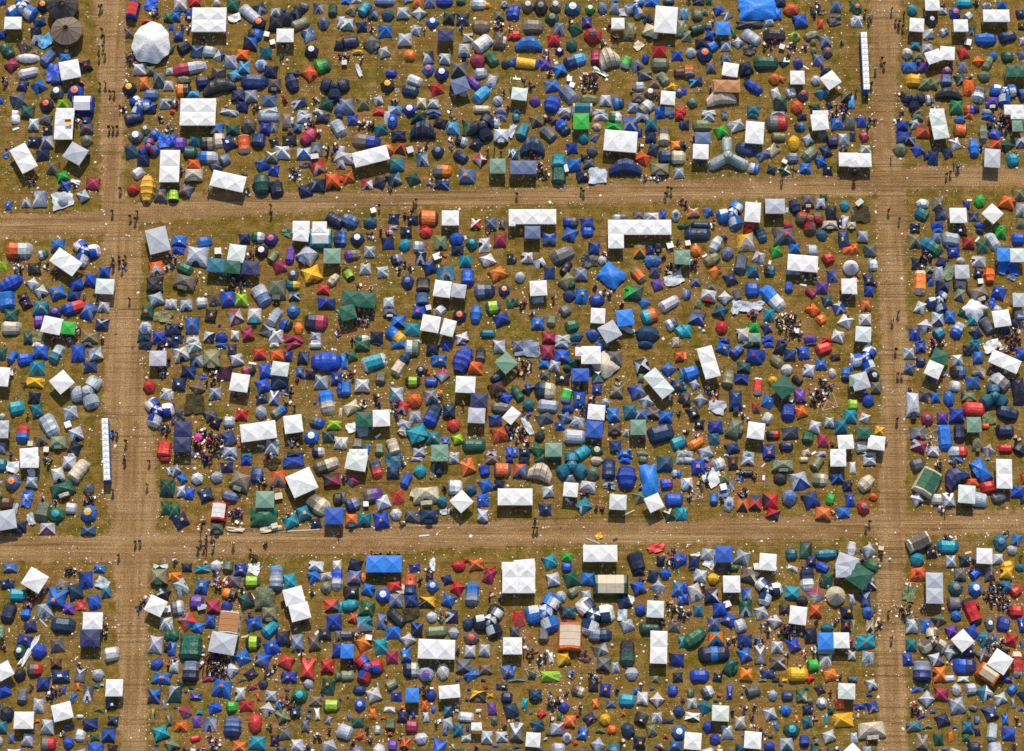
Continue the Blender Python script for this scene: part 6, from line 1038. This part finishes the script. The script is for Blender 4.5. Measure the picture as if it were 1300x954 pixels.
# ================================================================ litter
def litter():
    N = 26000; pts = []
    X = rng.uniform(-104, 104, N*6); Y = rng.uniform(-74, 84, N*6); PX, PY = to_px(X, Y); m = road_px(PX, PY)[0]; wn = WORN(X, Y)
    nz = (np.sin(X*.31+1.7*np.sin(Y*.23))+np.sin(Y*.37+1.3*np.sin(X*.19)))*.5
    dens = .20+.9*np.clip(wn-.12, 0, .6)+.22*((m > .05) & (m < .9))-.12*(m > .9)+.10*nz
    ok = rng.random(N*6) < dens*.5; X, Y = X[ok][:N], Y[ok][:N]; n = len(X)
    CL = np.array([(.75,.74,.70), (.72,.70,.66), (.6,.57,.5), (.78,.78,.78), (.05,.05,.05), (.45,.02,.02), (.02,.10,.4), (.5,.35,.2), (.03,.3,.08), (.75,.55,.05)])
    pk = rng.choice(10, n, p=[.24,.22,.16,.12,.08,.04,.03,.07,.02,.02])
    sx = rng.gamma(2.0, .027, n)+.028; sy = sx*rng.uniform(.5, 1., n); a = rng.uniform(0, 3.14, n); zz = rng.uniform(.03, .10, n)
    base = np.array([(-1,-1,0),(1,-1,0),(1,1,0),(-1,1,0),(-.7,-.7,1),(.7,-.7,1),(.7,.7,1),(-.7,.7,1)], float)
    V = np.zeros((n, 8, 3)); bx = base[None,:,0]*sx[:,None]; by = base[None,:,1]*sy[:,None]
    V[:,:,0] = X[:,None]+bx*np.cos(a)[:,None]-by*np.sin(a)[:,None]; V[:,:,1] = Y[:,None]+bx*np.sin(a)[:,None]+by*np.cos(a)[:,None]; V[:,:,2] = .012+base[None,:,2]*zz[:,None]
    F = np.array([(4,5,6,7),(0,1,5,4),(1,2,6,5),(2,3,7,6),(3,0,4,7)]); FF = (F[None]+8*np.arange(n)[:,None,None]).reshape(-1, 4)
    me = bpy.data.meshes.new('litter'); me.from_pydata(V.reshape(-1, 3).tolist(), [], FF.tolist())
    at_ = me.attributes.new('Col', 'FLOAT_COLOR', 'FACE'); c = np.concatenate([CL[pk], np.ones((n, 1))], 1).repeat(5, 0).astype(np.float32); at_.data.foreach_set('color', c.ravel())
    o = link('litter', me, 'plastic'); o['kind'] = 'stuff'; o['label'] = 'cups, cans and scraps of litter strewn over grass and roads'; o['category'] = 'litter'
litter()
# grass tufts between the tents
def tufts():
    N = 26000; X = rng.uniform(-103, 103, N); Y = rng.uniform(-72, 84, N); PX, PY = to_px(X, Y); m = road_px(PX, PY)[0]; wn = WORN(X, Y)
    nz = (np.sin(X*.17+1.7*np.sin(Y*.13))+np.sin(Y*.21+1.3*np.sin(X*.11)))*.5+rng.normal(0, .4, N)
    ok = (m < .1) & (wn < .35) & (nz > -.1); X, Y = X[ok], Y[ok]; n = len(X)
    a = rng.uniform(0, 6.28, (n, 3)); h = rng.uniform(.05, .13, (n, 3)); wd = rng.uniform(.06, .16, (n, 3)); V = np.zeros((n, 3, 3, 3))
    for j in range(3):
        cx = X+rng.normal(0, .12, n); cy = Y+rng.normal(0, .12, n); dx, dy = np.cos(a[:, j])*wd[:, j], np.sin(a[:, j])*wd[:, j]
        V[:, j, 0] = np.stack([cx-dx, cy-dy, np.full(n, .003)], -1); V[:, j, 1] = np.stack([cx+dx, cy+dy, np.full(n, .003)], -1); V[:, j, 2] = np.stack([cx-dy*.6, cy+dx*.6, h[:, j]], -1)
    F = np.arange(n*9).reshape(-1, 3); me = bpy.data.meshes.new('grass_tufts'); me.from_pydata(V.reshape(-1, 3).tolist(), [], F.tolist())
    c = np.stack([rng.uniform(.06, .15, n*3), rng.uniform(.07, .12, n*3), rng.uniform(.01, .025, n*3), np.ones(n*3)], -1).astype(np.float32)
    at_ = me.attributes.new('Col', 'FLOAT_COLOR', 'FACE'); at_.data.foreach_set('color', c.ravel()); o = link('grass', me, 'cloth'); o['kind'] = 'stuff'; o['label'] = 'short dry grass tufts growing between the tents'; o['category'] = 'grass'
tufts()
# ================================================================ labels that single each thing out
def block(x, y):
    lx = 150+y*.03; rx = 1128; ut = 268-(x*.04); lt = 695-(x*.02)
    col = 'left' if x < lx else ('right' if x > rx else 'mid'); row = 'top' if y < ut else ('bottom' if y > lt else 'mid')
    return {('left','top'): 'top left block', ('left','mid'): 'left block', ('left','bottom'): 'bottom left block', ('mid','top'): 'upper block', ('mid','mid'): 'middle block', ('mid','bottom'): 'lower block', ('right','top'): 'top right block', ('right','mid'): 'right block', ('right','bottom'): 'bottom right block'}[(col, row)], col
def side(x, col):
    if col != 'mid': return ''
    f = (x-150)/980; return ['far left of ', 'left part of ', 'centre of ', 'right part of ', 'far right of '][min(4, max(0, int(f*5)))]
SX = np.array([(s[0], s[1]) for s in SHOW])
def nbrs(r, n):
    d = np.hypot(SX[:, 0]-r['x'], SX[:, 1]-r['y']); out = []
    for i in np.argsort(d)[:14]:
        s = SHOW[i]
        if s[3] is r['o'] and s[3] is not None: continue
        if d[i] < (2.0 if not r.get('person') else 0.1): continue
        dx, dy = s[0]-r['x'], s[1]-r['y']; w = ('right' if dx > 0 else 'left') if abs(dx) > abs(dy) else ('below' if dy > 0 else 'above')
        if any(w == q[1] for q in out): continue
        out.append((s[2], w))
        if len(out) == n: break
    return out
def label(r, n, place=True):
    b, c = block(r['x'], r['y']); s = r['look']
    if r.get('road'): s += f' on the {r["road"]}'
    elif place: s += f', {side(r["x"], c)}{b}'
    for a, w in nbrs(r, n): s += f', {a} {w}'
    return s
def words(s): return len(s.replace(',', ' ').split())
def skipped(r, i, j):
    n_ = nbrs(r, 4); s = r['look']+(f' on the {r["road"]}' if r.get('road') else '')
    for q in (i, j):
        if q < len(n_): s += f', {n_[q][0]} {n_[q][1]}'
    return s
def candidates(r):
    for n in (2, 3): yield label(r, n, True)
    yield label(r, 3, False)
    if r.get('tr'): yield label(dict(r, look=r['look']+' and '+r['tr']), 2, True); yield label(dict(r, look=r['look']+' and '+r['tr']), 1, True)
    for i, j in ((0, 1), (0, 2), (1, 2), (0, 3), (1, 3), (2, 3)): yield skipped(r, i, j)
    yield label(r, 1, True)
used = {}
for r in REC:
    for l in candidates(r):
        if words(l) <= 16 and l not in used: break
    else: l = label(r, 1, False)
    used.setdefault(l, []).append(r); r['lab'] = l
final = {}
for lab, rs in used.items():
    if len(rs) == 1: final[lab] = 1; rs[0]['o']['label'] = lab if words(lab) <= 16 else lab.rsplit(',', 1)[0]; continue
    rs.sort(key=lambda q: q['x'])
    for i, q in enumerate(rs):
        e = 'leftmost' if i == 0 else ('rightmost' if i == len(rs)-1 else ['', 'second', 'third', 'fourth', 'fifth', 'sixth'][min(i, 5)]+' from left')
        base = lab
        while words(base) > 13 and ',' in base: base = base.rsplit(',', 1)[0]
        q['o']['label'] = ' '.join(f'{base}, {e}'.split()[:16]); final[base+e] = 1
print('shared label sets', sum(len(v) > 1 for v in used.values()))
for o in COL.objects:
    for q in ('sh', 'tr'):
        if q in o.keys(): del o[q]
print('things', len(REC), 'objects', len(COL.objects), 'people', people, 'domes', len(domes), 'crowd faces', len(crowd.f))
